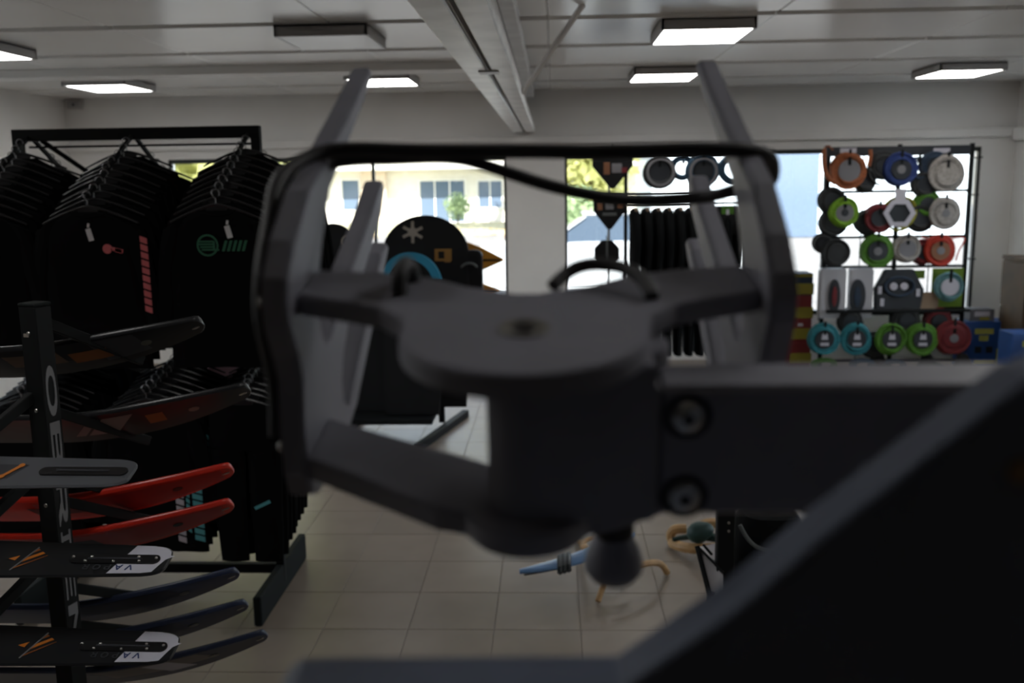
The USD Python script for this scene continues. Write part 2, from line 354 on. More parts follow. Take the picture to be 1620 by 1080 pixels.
# ------------------------------------------------------------------ outside
obj("street_ground", bmm((-60, YF + T, -.3), (60, 110, -.02)), "asphalt", kind="structure", label="grey street and forecourt outside the windows")
obj("verge_lawn", bmm((-60, 38, -.05), (60, 49.6, .0)), "lawn", label="strip of lawn in front of the house across the street", cat="lawn", kind="structure")
def house():
    t = thing("house", "cream single-storey house across the street with blue-grey glazed doors", "house", (-6, 50, 0))
    obj("wall", bmm((-32, 0, 0), (32, 8, 2.9)), "house_cream", t)
    obj("fascia", bmm((-33, -1.4, 2.75), (33, -1.1, 3.25), .02), "house_trim", t)
    obj("eave", bmm((-33, -1.2, 2.7), (33, 0, 2.78)), "house_trim", t)
    obj("roof", extr(Polygon([(-1.5, 3.2), (9.5, 3.2), (4, 6.2)]), 66).apply_transform(frame((-33, 0, 0), [0, 1, 0], [0, 0, 1], [1, 0, 0])), "house_roof", t, smooth=False)
    obj("pier", bmm((-3.9, -.5, 0), (-2.6, .05, 2.75), .02), "house_tan", t)
    obj("pier", bmm((4.3, -.5, 0), (5.2, .05, 2.75), .02), "house_trim", t)
    obj("pier", bmm((-9, -.5, 0), (-8.0, .05, 2.75), .02), "house_trim", t)
    for x0, x1, z0, z1, k in [(-0.9, 1.45, .02, 2.15, 3), (2.15, 3.4, .75, 2.1, 2), (-5.0, -4.1, .7, 2.25, 1), (14, 16, .8, 2.2, 2), (20, 22.4, .05, 2.2, 2), (27, 28.5, .8, 2.2, 2), (-14, -11.6, .8, 2.2, 2), (-20, -18, .8, 2.2, 2)]:
        f = obj("window", cat_(bmm((x0 - .08, -.08, z0 - .08), (x1 + .08, .02, z0)), bmm((x0 - .08, -.08, z1), (x1 + .08, .02, z1 + .08)), bmm((x0 - .08, -.08, z0), (x0, .02, z1)), bmm((x1, -.08, z0), (x1 + .08, .02, z1)),
                               *[bmm((x0 + (x1 - x0) * q / k - .03, -.06, z0), (x0 + (x1 - x0) * q / k + .03, .02, z1)) for q in range(1, k)]), "house_trim", t, smooth=False)
        for q in range(k): obj("pane", bmm((x0 + (x1 - x0) * q / k + .03, -.04, z0), (x0 + (x1 - x0) * (q + 1) / k - .03, .0, z1)), "house_glass", f, smooth=False)
house()
def tree(x, y, h, r, leaf, label, n=2600, name="tree", cat="tree", low=.45):
    t = thing(name, label, cat, (x, y, 0))
    tr = [tube(spline([(0, 0, -.05), (.1, .05, h * .3), (-.05, .1, h * .62)], 10), np.linspace(.035 * h, .015 * h, 10), 8)] if name == "tree" else []
    for k in range(6 if name == "tree" else 5):
        a = k * 1.05; tr.append(tube(spline([(0, 0, h * (.3 if name == "tree" else 0)), (.4 * r * math.cos(a), .4 * r * math.sin(a), h * .55), (.75 * r * math.cos(a), .75 * r * math.sin(a), h * .8)], 8), np.linspace(.012 * h, .004 * h, 8), 5))
    obj("trunk" if name == "tree" else "stem", cat_(*tr), "bark", t)
    d = rng.normal(size=(n, 3)); d /= np.linalg.norm(d, axis=1, keepdims=True)
    c = d * (rng.random((n, 1)) ** .45) * np.array([r, r, h * (1 - low) / 2]) + [0, 0, h * (1 + low) / 2]
    s = r * .055 + .02
    a = rng.normal(size=(n, 3)); a /= np.linalg.norm(a, axis=1, keepdims=True); b = np.cross(a, d); b /= np.linalg.norm(b, axis=1, keepdims=True) + 1e-9
    v = np.stack([c - a * s * 1.6, c + b * s, c + a * s * 1.6, c - b * s], 1).reshape(-1, 3)
    i = np.arange(n)[:, None] * 4
    obj("foliage", trimesh.Trimesh(v, np.vstack([i + [0, 1, 2], i + [0, 2, 3]]), process=False), leaf, t, kind="stuff", smooth=False)
tree(-8.2, 24, 7.5, 3.0, "leaf_yellow", "yellow-green leafy tree outside the left window, behind the clothes rack", low=.1)
tree(-15.5, 31, 8.5, 3.4, "leaf_green", "darker green tree behind the yellow-green tree outside", low=.2)
tree(1.3, 30, 6.0, 1.5, "leaf_yellow", "slim light green tree seen at the left edge of the right window", low=.12)
tree(-1.5, 41, 8.8, 4.0, "leaf_yellow", "tall yellowing tree overhanging the house eave", low=.42, n=900)
tree(-4.7, 47.5, 1.6, .7, "leaf_green", "rounded green shrub beside the glazed house doors", n=700, name="shrub", cat="shrub", low=.1)
tree(0.6, 26, 2.0, .9, "leaf_green", "green shrub behind the parked white car", n=800, name="shrub", cat="shrub", low=.1)
lv = []
for k in range(500):
    x, y = rng.uniform(-14, 10), rng.uniform(36, 44); a = rng.uniform(0, 6.3)
    if math.hypot(x + 1.5, y - 41) < .5 or y > 33 and x > 2.6 and y < 41: continue
    lv.append(moved(cbox((.16, .10, .008)), frame((x, y, .02), [math.cos(a), math.sin(a), 0], [-math.sin(a), math.cos(a), 0], [0, 0, 1])))
obj("fallen_leaves", cat_(*lv), "fallen_leaf", label="scatter of orange fallen leaves along the verge", cat="leaves", kind="stuff", smooth=False)
def shed():
    t = thing("outbuilding", "pale blue-grey corrugated outbuilding behind the white car", "building", (9.5, 34, 0))
    obj("wall", cat_(bmm((-6, 0, 0), (7, 6, 4.2)), *[bmm((-6 + .5 * k, -.05, 0), (-5.78 + .5 * k, 0, 4.2)) for k in range(26)]), "shed_wall", t, smooth=False)
    obj("roof", bmm((-6.4, -.5, 4.2), (7.4, 6.4, 4.4)), "house_trim", t)
    obj("door", bmm((-2.5, -.1, 0), (-.2, -.06, 3.0)), "house_glass", t)
shed()
def car(x, y, label):
    t = thing("parked_car", label, "car", (x, y, 0))
    side = Polygon([(-2.2, .35), (-2.25, .75), (-2.15, .95), (-1.1, 1.02), (-.55, 1.05), (1.75, 1.08), (2.15, .95), (2.2, .4), (1.85, .3), (-1.9, .3)]).buffer(.06)
    body = rextr(side, 1.74, .12).apply_transform(frame((0, .87, 0), [1, 0, 0], [0, 0, 1], [0, -1, 0]))
    obj("body", body, "car_white", t)
    cab = loft([[(-1.1, -.80, 1.05), (1.75, -.80, 1.05), (1.75, .80, 1.05), (-1.1, .80, 1.05)], [(-.38, -.66, 1.50), (1.45, -.66, 1.50), (1.45, .66, 1.50), (-.38, .66, 1.50)]])
    obj("cabin_glass", cab, "car_glass", t, smooth=False)
    obj("roof", cbox((1.95, 1.36, .06), .025, (.53, 0, 1.53)), "car_white", t)
    for px_ in (-.75, .35, 1.3):
        q = bar((px_ + (-.3 if px_ < 0 else .12), -.81, 1.07), (px_ + (.35 if px_ < 0 else .0), -.67, 1.5), .07, .03); obj("pillar", q, "car_white", t)
    for wx in (-1.38, 1.38):
        for wy in (-.80, .80):
            w = obj("wheel", cyl(.33, .2, (wx, wy, .33), rx(90), 28, .03), "car_tyre", t)
            obj("hub_cap", cyl(.2, .02, (wx, wy + (-.105 if wy < 0 else .105), .33), rx(90), 20), "chrome", w)
    for hx in (-2.2, 2.2): obj("lamp", cbox((.12, 1.3, .14), .03, (hx, 0, .78)), "chrome", t)
car(0.95, 16.5, "silver-white parked car just outside the right window")

# ------------------------------------------------------------------ the board rack in the foreground
RK = thing("board_rack", "grey wakeboard rack with pronged side forks and a round top plate, in the middle foreground", "board rack", (0, 0, 0))
comb = Polygon([(.5186, -.0653), (.5224, -.0516), (.5407, -.0316), (.5802, -.0033), (.6603, .0303), (.7302, .0613), (.7824, .0855), (.799, .0935), (.814, .0915),
                (.7722, .0644), (.71, .0321), (.6394, -.0041), (.6114, -.0362), (.601, -.0537), (.5946, -.0855), (.599, -.0985), (.6059, -.1025), (.616, -.100),
                (.6265, -.0944), (.695, -.0598), (.7766, -.0256), (.8301, .0018), (.841, .002), (.8472, -.0061), (.8267, -.0276), (.7528, -.0651), (.6777, -.1022), (.657, -.1195), (.648, -.137), (.650, -.152), (.6639, -.157),
                (.7328, -.1107), (.8167, -.0598), (.846, -.0525), (.861, -.0578), (.772, -.1167), (.6942, -.1653), (.679, -.1713), (.645, -.184), (.6035, -.190), (.572, -.194), (.553, -.188),
                (.544, -.172), (.5403, -.1438), (.5423, -.1135), (.5358, -.1009), (.5215, -.0801)])
comb = comb.buffer(.004).buffer(-.007).buffer(.003)
CT = .0155
E3 = EYE
def comb_at(x0): return rextr(comb, CT, .0032, 3).apply_transform(frame(E3 + [x0, 0, 0], [0, 1, 0], [0, 0, 1], [1, 0, 0]))
obj("side_fork", comb_at(-.1636), "rack_grey", RK)
obj("side_fork", comb_at(.1185), "rack_grey", RK)
CX = -.0147; TILT = math.radians(10.3)
v_, n_ = np.array([0, math.cos(TILT), math.sin(TILT)]), np.array([0, -math.sin(TILT), math.cos(TILT)])
C0 = E3 + [CX, .477, -.0745]
def plate_frame(h): return frame(C0 - n_ * h, [1, 0, 0], v_, n_)
AX = .1335
def both(p): return unary_union([p, affinity.scale(p, -1, 1, origin=(0, 0))])
arm = Polygon([(-AX, .063), (-.10, .047), (-.082, .038), (-.0672, .019), (-.0618, .0), (-.01, .0), (-.01, .066), (-.035, .078), (-.058, .098), (-.09, .111), (-AX, .119)])
top = unary_union([Point(0, 0).buffer(.064, 48), both(arm)]).buffer(.007).buffer(-.010).buffer(.003)
top = top.intersection(sbox(-AX, -.2, AX, .2))
pl = rextr(top, .0128, .0028, 3)
obj("upper_plate", moved(pl, plate_frame(.0128)), "rack_grey", RK)
low = unary_union([Point(0, 0).buffer(.0345, 40), both(Polygon([(-AX, .052), (-.05, -.006), (-.02, -.016), (0, -.016), (0, .03), (-.03, .05), (-.09, .085), (-AX, .112)]))]).buffer(.008).buffer(-.010).buffer(.002)
low = low.intersection(sbox(-AX, -.2, AX, .2))
obj("lower_plate", moved(rextr(low, .015, .0026, 3), plate_frame(.1145)), "rack_grey", RK)
hub_poly = unary_union([Point(0, 0).buffer(.0205, 32), sbox(0, -.0205, .0655, .0205), Point(.056, .016).buffer(.02, 24)])
obj("hub", moved(rextr(hub_poly, .0868, .0015, 2), plate_frame(.0996)), "rack_grey", RK)
obj("hub_edge", moved(extr(sbox(.0655, -.0205, .0675, .012), .0725), plate_frame(.0965)), "rack_grey_light", RK)
obj("mount_bar", moved(cbox((.30, .034, .0725), .003, (.2175, -.0035, .03625)), plate_frame(.0965)), "rack_grey", RK)
bp = plate_frame(0)
hx = trimesh.creation.cylinder(.0075, .004, sections=6)
b0 = obj("centre_bolt", moved(cat_(lathe([(.0085, -.002), (.0135, -.002), (.0135, .0008), (.012, .0012), (.0085, .0002)], sides=32)), plate_frame(-.0006)), "bolt_steel", RK)
obj("bolt_face", moved(cyl(.0088, .002, (0, 0, -.0008)), plate_frame(-.0006)), "bolt_olive", b0)
obj("socket", moved(hx, plate_frame(.0004)), "fin_black", b0)
def bar_bolt(x, h):
    T_ = plate_frame(h) @ rx(90); T_[:3, 3] += v_ * 0
    head = lathe([(0, .005), (.004, .0049), (.0075, .0035), (.009, 0), (0, 0)], sides=24)
    ring = lathe([(.009, 0.0006), (.0125, .0006), (.0125, -.0002), (.009, -.0002)], sides=24)
    T2 = frame(C0 - n_ * h + np.array([x, 0, 0]) - v_ * .0205, [1, 0, 0], n_, -v_)
    o = obj("bar_bolt", moved(head, T2), "bolt_steel", RK); obj("recess", moved(ring, T2), "fin_black", o)
    obj("socket", moved(trimesh.creation.cylinder(.0032, .003, sections=6, transform=trimesh.transformations.translation_matrix((0, 0, .004))), T2), "fin_black", o)
bar_bolt(.0815, .0395); bar_bolt(.0815, .0845)
kx = .0505
kn = obj("clamp_knob", moved(lathe([(0, -.179), (.008, -.1785), (.0145, -.1755), (.0178, -.1705), (.0180, -.166), (.0158, -.158), (.0122, -.149), (.0115, -.146), (0, -.146)], (kx, .045, 0), 40), plate_frame(0)), "rack_grey", RK)
obj("knob_sleeve", moved(cyl(.0120, .05, (kx, .045, -.122), None, 28, .001), plate_frame(0)), "cord_black", kn)
obj("knob_bracket", moved(cbox((.03, .06, .012), .002, (kx, .03, -.092)), plate_frame(0)), "rack_grey", RK)
for y, z in ((.5215, -.0655), (.543, -.156)):
    obj("side_screw", cyl(.0028, .004, E3 + [-.1645, y + .006, z], ry(90), 14, .0008), "bolt_steel", RK)
obj("mount_foot", bmm(E3 + [.215, .365, -.165], E3 + [.30, .47, -.10], .004), "rack_grey", RK)
# bungee cord
K = lambda px, py, Y: at(px, py, Y)
def offx(x, py, Y, ref): p = at(ref, py, Y); p[0] = x; return p
strand1 = [K(1180, 292, .668), K(1212, 290, .662), K(1222, 262, .645), K(1206, 241, .628), K(1160, 237, .622), K(1080, 237, .625), K(950, 240, .63), K(830, 239, .63), K(740, 239, .635), K(640, 238, .635),
           K(560, 236, .634), K(515, 240, .63), K(478, 254, .618), offx(-.1705, 285, .595, 450), offx(-.1705, 345, .572, 430), offx(-.1700, 420, .55, 412), offx(-.1695, 500, .541, 410), offx(-.1695, 590, .556, 430), offx(-.1695, 690, .556, 436)]
strand2 = [K(1180, 292, .668), K(1150, 304, .672), K(1100, 313, .665), K(1020, 317, .655), K(940, 309, .645), K(850, 288, .640), K(770, 262, .640), K(700, 247, .645), K(620, 250, .646), K(560, 252, .645), K(520, 259, .640), K(495, 270, .625)]
BC = thing("bungee_cord", "black bungee cord stretched between and looped round the two front prongs", "cord")
obj("strand", tube(spline(strand1, 150), .0049, 12), "cord_black", BC)
obj("strand", tube(spline(strand2, 110), .0045, 12), "cord_black", BC)
def plate_pt(u, v, h): return C0 + np.array([u, 0, 0]) + v_ * v + n_ * h
obj("cord_loop", tube(spline([plate_pt(-.073, .060, .001), plate_pt(-.0725, .066, .012), plate_pt(-.071, .078, .014), plate_pt(-.069, .09, .001)], 24), .0048, 10), "cord_black", label="small upright black loop on the left of the round plate", cat="cord loop")
obj("cord_loop", tube(spline([plate_pt(.015, .072, .0012), plate_pt(.030, .086, .0085), plate_pt(.050, .080, .011), plate_pt(.066, .060, .007), plate_pt(.0695, .047, .002)], 40), .0042, 10), "cord_black", label="longer curved black loop on the right of the round plate", cat="cord loop")

# the dark angular slab in the nearest corner
sl = [(-.112, -.23), (-.1125, -.204), (-.109, -.1955), (-.103, -.192), (.025, -.190), (.066, -.159), (.098, -.129), (.156, -.0800), (.168, -.0705), (.182, -.065), (.21, -.063), (.21, -2.1), (-.112, -2.1)]
SL = thing("display_slab", "dark navy angular slab with a bevelled grey edge filling the lower right corner", "display panel", (0, 0, 0))
sp = Polygon(sl).buffer(-.004).buffer(.004)
obj("panel", rextr(sp, .028, .002, 2).apply_transform(frame(E3 + [0, .36, 0], [1, 0, 0], [0, 0, 1], [0, -1, 0])), "slab_dark", SL)
obj("screw", cyl(.005, .003, at(1617, 745, .331), rx(90), 20, .001), "bolt_brown", SL)

# ------------------------------------------------------------------ clothes rack
RX0, RX1, RY, RZ = -2.63, -1.41, 4.64, 2.37
CR = thing("clothes_rack", "tall black double-decker clothes rack with sloping arms full of black shirts", "clothes rack", (0, 0, 0))
obj("top_rail", bmm((RX0, RY - .025, RZ - .045), (RX1, RY + .025, RZ + .012), .004), "frame_black", CR)
for x in (RX0 + .02, RX1 - .02):
    obj("post", bmm((x - .022, RY - .022, .05), (x + .022, RY + .022, RZ + .012), .003), "frame_black", CR)
    obj("foot", bmm((x - .02, RY - .42, .0), (x + .02, RY + .42, .15), .006), "frame_dark", CR)
obj("lower_rail", bmm((RX0 + .04, RY - .02, 1.295), (RX1 - .04, RY + .02, 1.325), .004), "frame_black", CR)
obj("bottom_rail", bmm((RX0 + .04, RY - .02, .10), (RX1 - .04, RY + .02, .15), .004), "frame_black", CR)
obj("chrome_rail", tube([(RX0 + .04, RY + .06, RZ - .07), (RX1 - .04, RY + .06, RZ - .07)], .006, 8), "chrome", CR)
obj("brace", tube([(RX0 + .12, RY + .03, RZ - .04), (RX0 + .42, RY + .35, RZ - .36)], .012, 8), "frame_black", CR)
arm_x = (-2.55, -2.035, -1.464)
N_ARM, DY = 9, .054
tiers = {"upper": RZ - .03, "lower": 1.31}
arms = {"upper": arm_x, "lower": (-2.42, -1.84, -1.40)}
DZS = {"upper": .031, "lower": .013}
for tier, z0 in tiers.items():
    DZ = DZS[tier]
    for x in arms[tier]:
        for s in (-1, 1):
            e = (x, RY + s * (.03 + N_ARM * DY), z0 - N_ARM * DZ)
            obj("hanging_arm", cat_(bar((x, RY + s * .02, z0), e, .014, .022, .002), cyl(.011, .02, e, None, 10)), "frame_black", CR)
# hanger, local origin where its hook rests on the arm
def hanger_meshes():
    a = np.linspace(-0.3, np.pi + .2, 14)
    hook = tube(np.vstack([np.c_[.017 * np.cos(a)[::-1] * -1, 0 * a, .017 * np.sin(a)[::-1] - .010], [(.0, 0, -.036), (0, 0, -.062)]]), .0024, 6)
    x = np.linspace(-.215, .215, 25)
    body = tube(np.c_[x, .012 * (x / .215) ** 2, -.060 - .075 * (np.abs(x) / .215) ** 1.35], .0072 - .003 * np.abs(x) / .215, 8)
    web = extr(Polygon([(-.05, -.072), (0, -.058), (.05, -.072), (.035, -.105), (0, -.12), (-.035, -.105)]), .006).apply_transform(frame((0, .003, 0), [1, 0, 0], [0, 0, 1], [0, -1, 0]))
    return hook, cat_(body, web)
def shirt_meshes(length=.76, sleeve=.5, seed=0):
    n = 36; th = np.arange(n) * 2 * np.pi / n; rings = []
    zs = np.r_[-.085, -.10, -.125, -.155, -.20, -.28, -.38, -.48, -.58, -length - .03]
    ws = np.r_[.08, .11, .158, .195, .222, .232, .23, .232, .238, .242]
    ds = np.r_[.014, .016, .018, .02, .021, .021, .021, .021, .021, .020]
    for z, w, d in zip(zs, ws, ds):
        amp = .004 * min(1, max(0, (-z - .15) * 3))
        x = w * np.sign(np.cos(th)) * np.abs(np.cos(th)) ** .8
        y = d * np.sign(np.sin(th)) * np.abs(np.sin(th)) ** .8 + amp * np.sin(x * 55 + z * 6 + seed) * np.sign(np.sin(th))
        rings.append(np.c_[x, y, np.full(n, z) + (.012 * np.cos(x * 5) if z < -.6 else 0)])
    body = loft(rings[::-1])
    out = []
    for s in (-1, 1):
        m = 16; tt = np.arange(m) * 2 * np.pi / m; rr = []
        for k in range(8):
            f = k / 7; cx = s * (.185 + .085 * f ** .7); cz = -.14 - sleeve * f
            w = .058 - .022 * f; d = .017
            rr.append(np.c_[cx + w * np.cos(tt) * (1 if sleeve > .3 else 1.1), d * np.sin(tt) + .003 * np.sin(f * 12 + seed), cz + .025 * np.cos(tt) * s * -1 * (1 - f)])
        out.append(loft(rr[::-1]))
    a = np.linspace(0, 2 * np.pi, 25)[:-1]
    neck = tube(np.c_[.082 * np.cos(a), .014 * np.sin(a) - .002, -.088 - .018 * (np.sin(a) < -.2) * np.abs(np.sin(a))], .006, 6, closed=True)
    return body, out, neck
hk, hb = hanger_meshes()
def make_hanger(label, loc, group):
    t = thing("hanger", label, "hanger", loc, group=group); obj("hook", hk, "hanger_hook_metal", t); obj("shoulder_bar", hb, "hanger_plastic", t); return t
def blocks(x0, z0, n, w, h, gap, slant=.012, taper=0):
    return cat_(*[extr(Polygon([(x0, z0 - k * (h + gap)), (x0 + w - taper * k, z0 - k * (h + gap) - slant), (x0 + w - taper * k, z0 - k * (h + gap) - slant - h), (x0, z0 - k * (h + gap) - h)]), .002) for k in range(n)])
def onfront(m, y=-.0245): return m.apply_transform(frame((0, y, 0), [1, 0, 0], [0, 0, 1], [0, -1, 0]))
def make_shirt(label, loc, group, cloth="cloth_black", sleeve=.5, seed=0, name="long_sleeve_shirt", length=.76, prints=()):
    t = thing(name, label, "shirt", loc, group=group)
    b, sl_, nk = shirt_meshes(length, sleeve, seed)
    obj("body", b, cloth, t); [obj("sleeve", s, cloth, t) for s in sl_]; obj("neckband", nk, cloth, t)
    for nm, me, ma in prints: obj(nm, me.copy(), ma, t)
    return t
def make_leggings(label, loc, group, prints=(), seed=0):
    t = thing("leggings", label, "leggings", loc, group=group); th = np.linspace(0, 2 * np.pi, 21)[:-1]
    w = [np.c_[a * np.sign(np.cos(th)) * np.abs(np.cos(th)) ** .8, .018 * np.sin(th), np.full(20, z)] for z, a in ((-.09, .15), (-.13, .158), (-.25, .168), (-.30, .168))]
    obj("waist", loft(w[::-1]), "cloth_black", t)
    for s in (-1, 1):
        r = [np.c_[s * (.086 - .006 * q) + (.082 - .016 * q) * np.cos(th), .018 * np.sin(th) + .003 * math.sin(q * 9 + s), np.full(20, -.29 - .54 * q)] for q in np.linspace(0, 1, 7)]
        obj("leg", loft(r[::-1]), "cloth_black", t)
    for nm, me, ma in prints: obj(nm, me.copy(), ma, t)
    return t
def ring_poly(r, w): return Point(0, 0).buffer(r).difference(Point(0, 0).buffer(r - w))
def swing_tag(x, z): return cat_(onfront(extr(affinity.rotate(sbox(x, z - .055, x + .024, z), 14), .001), -.027), onfront(extr(affinity.rotate(sbox(x + .004, z + .004, x + .014, z + .022), -10), .001), -.027))
pink_logo = onfront(cat_(extr(Point(.085, -.245).buffer(.021), .002), extr(affinity.rotate(sbox(.10, -.258, .155, -.242), -14), .002), extr(affinity.rotate(sbox(.118, -.262, .15, -.246), -14), .002)))
gl = affinity.translate(ring_poly(.048, .008), -.04, -.235)
green_logo = onfront(cat_(extr(gl, .002), *[extr(sbox(-.085 + .006 * k, -.222 - .012 * k, -.015, -.215 - .012 * k), .002) for k in range(4)],
                          *[extr(affinity.skew(sbox(.03 + .022 * k, -.262, .042 + .022 * k, -.215), 18, 0), .002) for k in range(5)],
                          moved(meshkit.text_mesh("L", .04, .002, True), trimesh.transformations.translation_matrix((-.02, -.258, 0)))))
pink_sleeve = onfront(blocks(.232, -.19, 10, .032, .026, .008), -.0215)
pink_small = onfront(blocks(.212, -.30, 8, .010, .018, .009), -.0215)
teal_sleeve = onfront(blocks(.228, -.24, 8, .036, .022, .010), -.0215)
teal_small = onfront(blocks(.205, -.34, 6, .012, .016, .010), -.0215)
white_sleeve = onfront(blocks(.225, -.20, 10, .034, .026, .010), -.0215)
spec = {("upper", 0): ([("chest_print", onfront(extr(sbox(.02, -.245, .10, -.23), .002)), "print_teal")], [], "left"),
        ("upper", 1): ([("chest_print", pink_logo, "print_pink"), ("swing_tag", swing_tag(.0, -.155), "paper_white"), ("sleeve_print", pink_sleeve, "print_pink")], [("sleeve_print", pink_small, "print_pink")], "middle"),
        ("upper", 2): ([("chest_print", green_logo, "print_green"), ("swing_tag", swing_tag(.045, -.15), "paper_white")], [], "right"),
        ("lower", 0): ([], [], "left"),
        ("lower", 1): ([("sleeve_print", onfront(blocks(.190, -.43, 9, .046, .024, .009), -.0265), "print_teal"), ("body_print", onfront(blocks(.112, -.41, 9, .036, .026, .010), -.0265), "print_white"), ("small_print", onfront(blocks(.160, -.46, 8, .016, .018, .010), -.0275), "print_teal")], [("sleeve_print", teal_sleeve, "print_teal")], "middle"),
        ("lower", 2): ([("leg_print", onfront(extr(affinity.rotate(sbox(.03, -.56, .11, -.545), 25), .002)), "print_teal")], [], "right")}
hproto = None
protos = {}
for (tier, k), (fp, bp_, side) in spec.items():
    z0 = tiers[tier]; DZ = DZS[tier]
    for s in (-1, 1):
        if s == 1 and tier == "lower" and k == 2: continue
        for i in range(N_ARM if s < 0 else 6):
            q = (N_ARM - i) if s < 0 else (8 - i)
            loc = (arms[tier][k] + rng.uniform(-.008, .008), RY + s * (.03 + q * DY), z0 - q * DZ + .016)
            od = "first second third fourth fifth sixth seventh eighth ninth".split()[i if s < 0 else 5 - i]
            noun = "legging" if (tier, k) == ("lower", 2) else "shirt"
            fw = "front" if s < 0 else "window"
            lab_h = f"{od} black hanger from the {'front' if s < 0 else 'rail'} on the {side} {tier} {fw}-side arm"
            g = f"hangers, {side} {tier} {'front' if s < 0 else 'window side'} arm"
            if hproto is None: hproto = make_hanger(lab_h, loc, g)
            else: dup(hproto, lab_h, loc, group=g)
            rotz = rng.uniform(-2.5, 2.5)
            if s < 0 and i == 0:
                lab = {("upper", 0): "black shirt with a teal chest mark, foremost on the left upper arm", ("upper", 1): "black shirt with pink chest logo and pink sleeve lettering, foremost on the middle upper arm",
                       ("upper", 2): "black shirt with green round logo and white tag, foremost on the right upper arm", ("lower", 0): "plain black shirt, foremost on the left lower arm behind the skis",
                       ("lower", 1): "black shirt with white and teal block prints, foremost on the middle lower arm", ("lower", 2): "black leggings with a faint teal leg mark, foremost on the right lower arm"}[(tier, k)]
                (make_leggings if noun == "legging" else make_shirt)(lab, loc, None, prints=fp, seed=k)
            else:
                key = (tier, k) if s < 0 and bp_ else noun
                lab = f"{od} plain black {noun} from the {'front' if s < 0 else 'rail'} on the {side} {tier} {fw}-side arm"
                if s < 0 and bp_: lab = f"{od} shirt from the front with {'pink' if tier == 'upper' else 'teal'} sleeve print, {side} {tier} arm"
                gg = f"{noun}s on the {side} {tier} {'front' if s < 0 else 'window side'} arm"
                if key not in protos: protos[key] = make_leggings(lab, loc, gg) if noun == "legging" else make_shirt(lab, loc, gg, prints=bp_ if key != noun else (), seed=3)
                else: dup(protos[key], lab, loc, (0, 0, rotz), gg)

make_shirt("pale pink shirt tucked at the right end of the lower rail, behind the black ones", (RX1 - .16, RY + .10, 1.32), None, cloth="cloth_pink", name="pink_shirt", length=.62, sleeve=.3)
# ------------------------------------------------------------------ water ski stand
SX, SY = -1.452, 2.58
SK = thing("ski_stand", "tall black ski display stand with grey lettering down its post", "ski stand", (SX, SY, 0), (0, 0, 0))
R45 = rz(-16)
obj("post", moved(bmm((-.03, -.03, .03), (.03, .03, 1.775), .003), R45), "frame_black", SK)
obj("post_cap", moved(bmm((-.031, -.031, 1.775), (.031, .031, 1.785), .003), R45), "frame_dark", SK)
obj("base_plate", cbox((.7, .6, .02), .004, (0, 0, .01)), "frame_dark", SK)
let = []
zt = 1.605
for ch, L in zip("OBRIEN", (.145, .145, .145, .045, .145, .145)):
    m = meshkit.text_mesh(ch, 1.0, 1.0, True); b = m.bounds
    m.apply_translation(-b[0]); m.apply_scale([L / (b[1] - b[0])[0], .036 / (b[1] - b[0])[1], .0015])
    # the word runs down the post, tops of the letters towards the right-hand edge
    let.append(m.apply_transform(frame((0, 0, zt), [0, 0, -1], [0, 1, 0], [1, 0, 0]) @ np.eye(4))); zt -= L + .018
for m in let: obj("letter", moved(m, R45 @ trimesh.transformations.translation_matrix((0, -.018, 0)) @ np.diag([1, 1, 1, 1.0]) @ trimesh.transformations.translation_matrix((.0301, 0, 0))), "letter_grey", SK)
for z in (1.70, 1.48, 1.2): obj("screw", moved(cyl(.006, .004, (.0, -.031, z), rx(90), 12, .001), R45), "bolt_steel", SK)
obj("slot", moved(bmm((-.018, -.0312, 1.69), (.0, -.029, 1.70)), R45), "logo_tan", SK)
for z in (1.70, 1.44, 1.24, 1.17, .90, .78, .67):      # arms that carry the skis
    obj("support_arm", bar((.0, .02, z + .03), (.16, .30, z - .14), .022, .03), "frame_black", SK)
for z in (1.50, 1.28, 1.02):
    obj("support_arm", bar((-.02, -.02, z + .02), (-.16, -.36, z - .16), .022, .03), "frame_black", SK)

def ski(name, label, cat, base, top_m, L, wfun, rocker, thick, T, group=None):
    """A ski along local +x from 0 to L, y across, z up. rocker(x) lifts its centre line."""
    t = tag(UsdGeom.Xform.Define(stage, numbered("/World", name)).GetPrim(), label, cat, group)
    UsdGeom.Xformable(t).AddTransformOp().Set(Gf.Matrix4d(*np.asarray(T).T.ravel().tolist()))
    k = 60; s = L * (1 - np.cos(np.linspace(0, np.pi, k))) / 2; rings = []
    for x in s:
        w = max(wfun(x), .0015); z = rocker(x); h = thick * min(1, w / .03)
        c = min(.006, w * .4, h * .45)
        rings.append([(x, -w + c, z), (x, w - c, z), (x, w, z + c), (x, w, z + h - c), (x, w - c, z + h), (x, -w + c, z + h), (x, -w, z + h - c), (x, -w, z + c)])
    obj("deck", loft(rings), base, t)
    return t
def patch(t, name, m, x0, x1, t0, t1, skew, wfun, rocker, thick, side=1, label=None, n=14):
    """A thin printed area that follows the ski's top (side 1) or base (side -1)."""
    v = []
    for i in range(n):
        for j in range(5):
            q = t0 + (t1 - t0) * j / 4; x = x0 + (x1 - x0) * i / (n - 1) + skew * q
            w = wfun(x) - .006; z = rocker(x) + (thick + .0008 if side > 0 else -.0008)
            v.append((x, q * w, z))
    f = []
    for i in range(n - 1):
        for j in range(4):
            a = i * 5 + j; f += [[a, a + 5, a + 6], [a, a + 6, a + 1]] if side > 0 else [[a, a + 6, a + 5], [a, a + 1, a + 6]]
    return obj(name, trimesh.Trimesh(np.array(v), np.array(f), process=False), m, t, label=label, smooth=True)
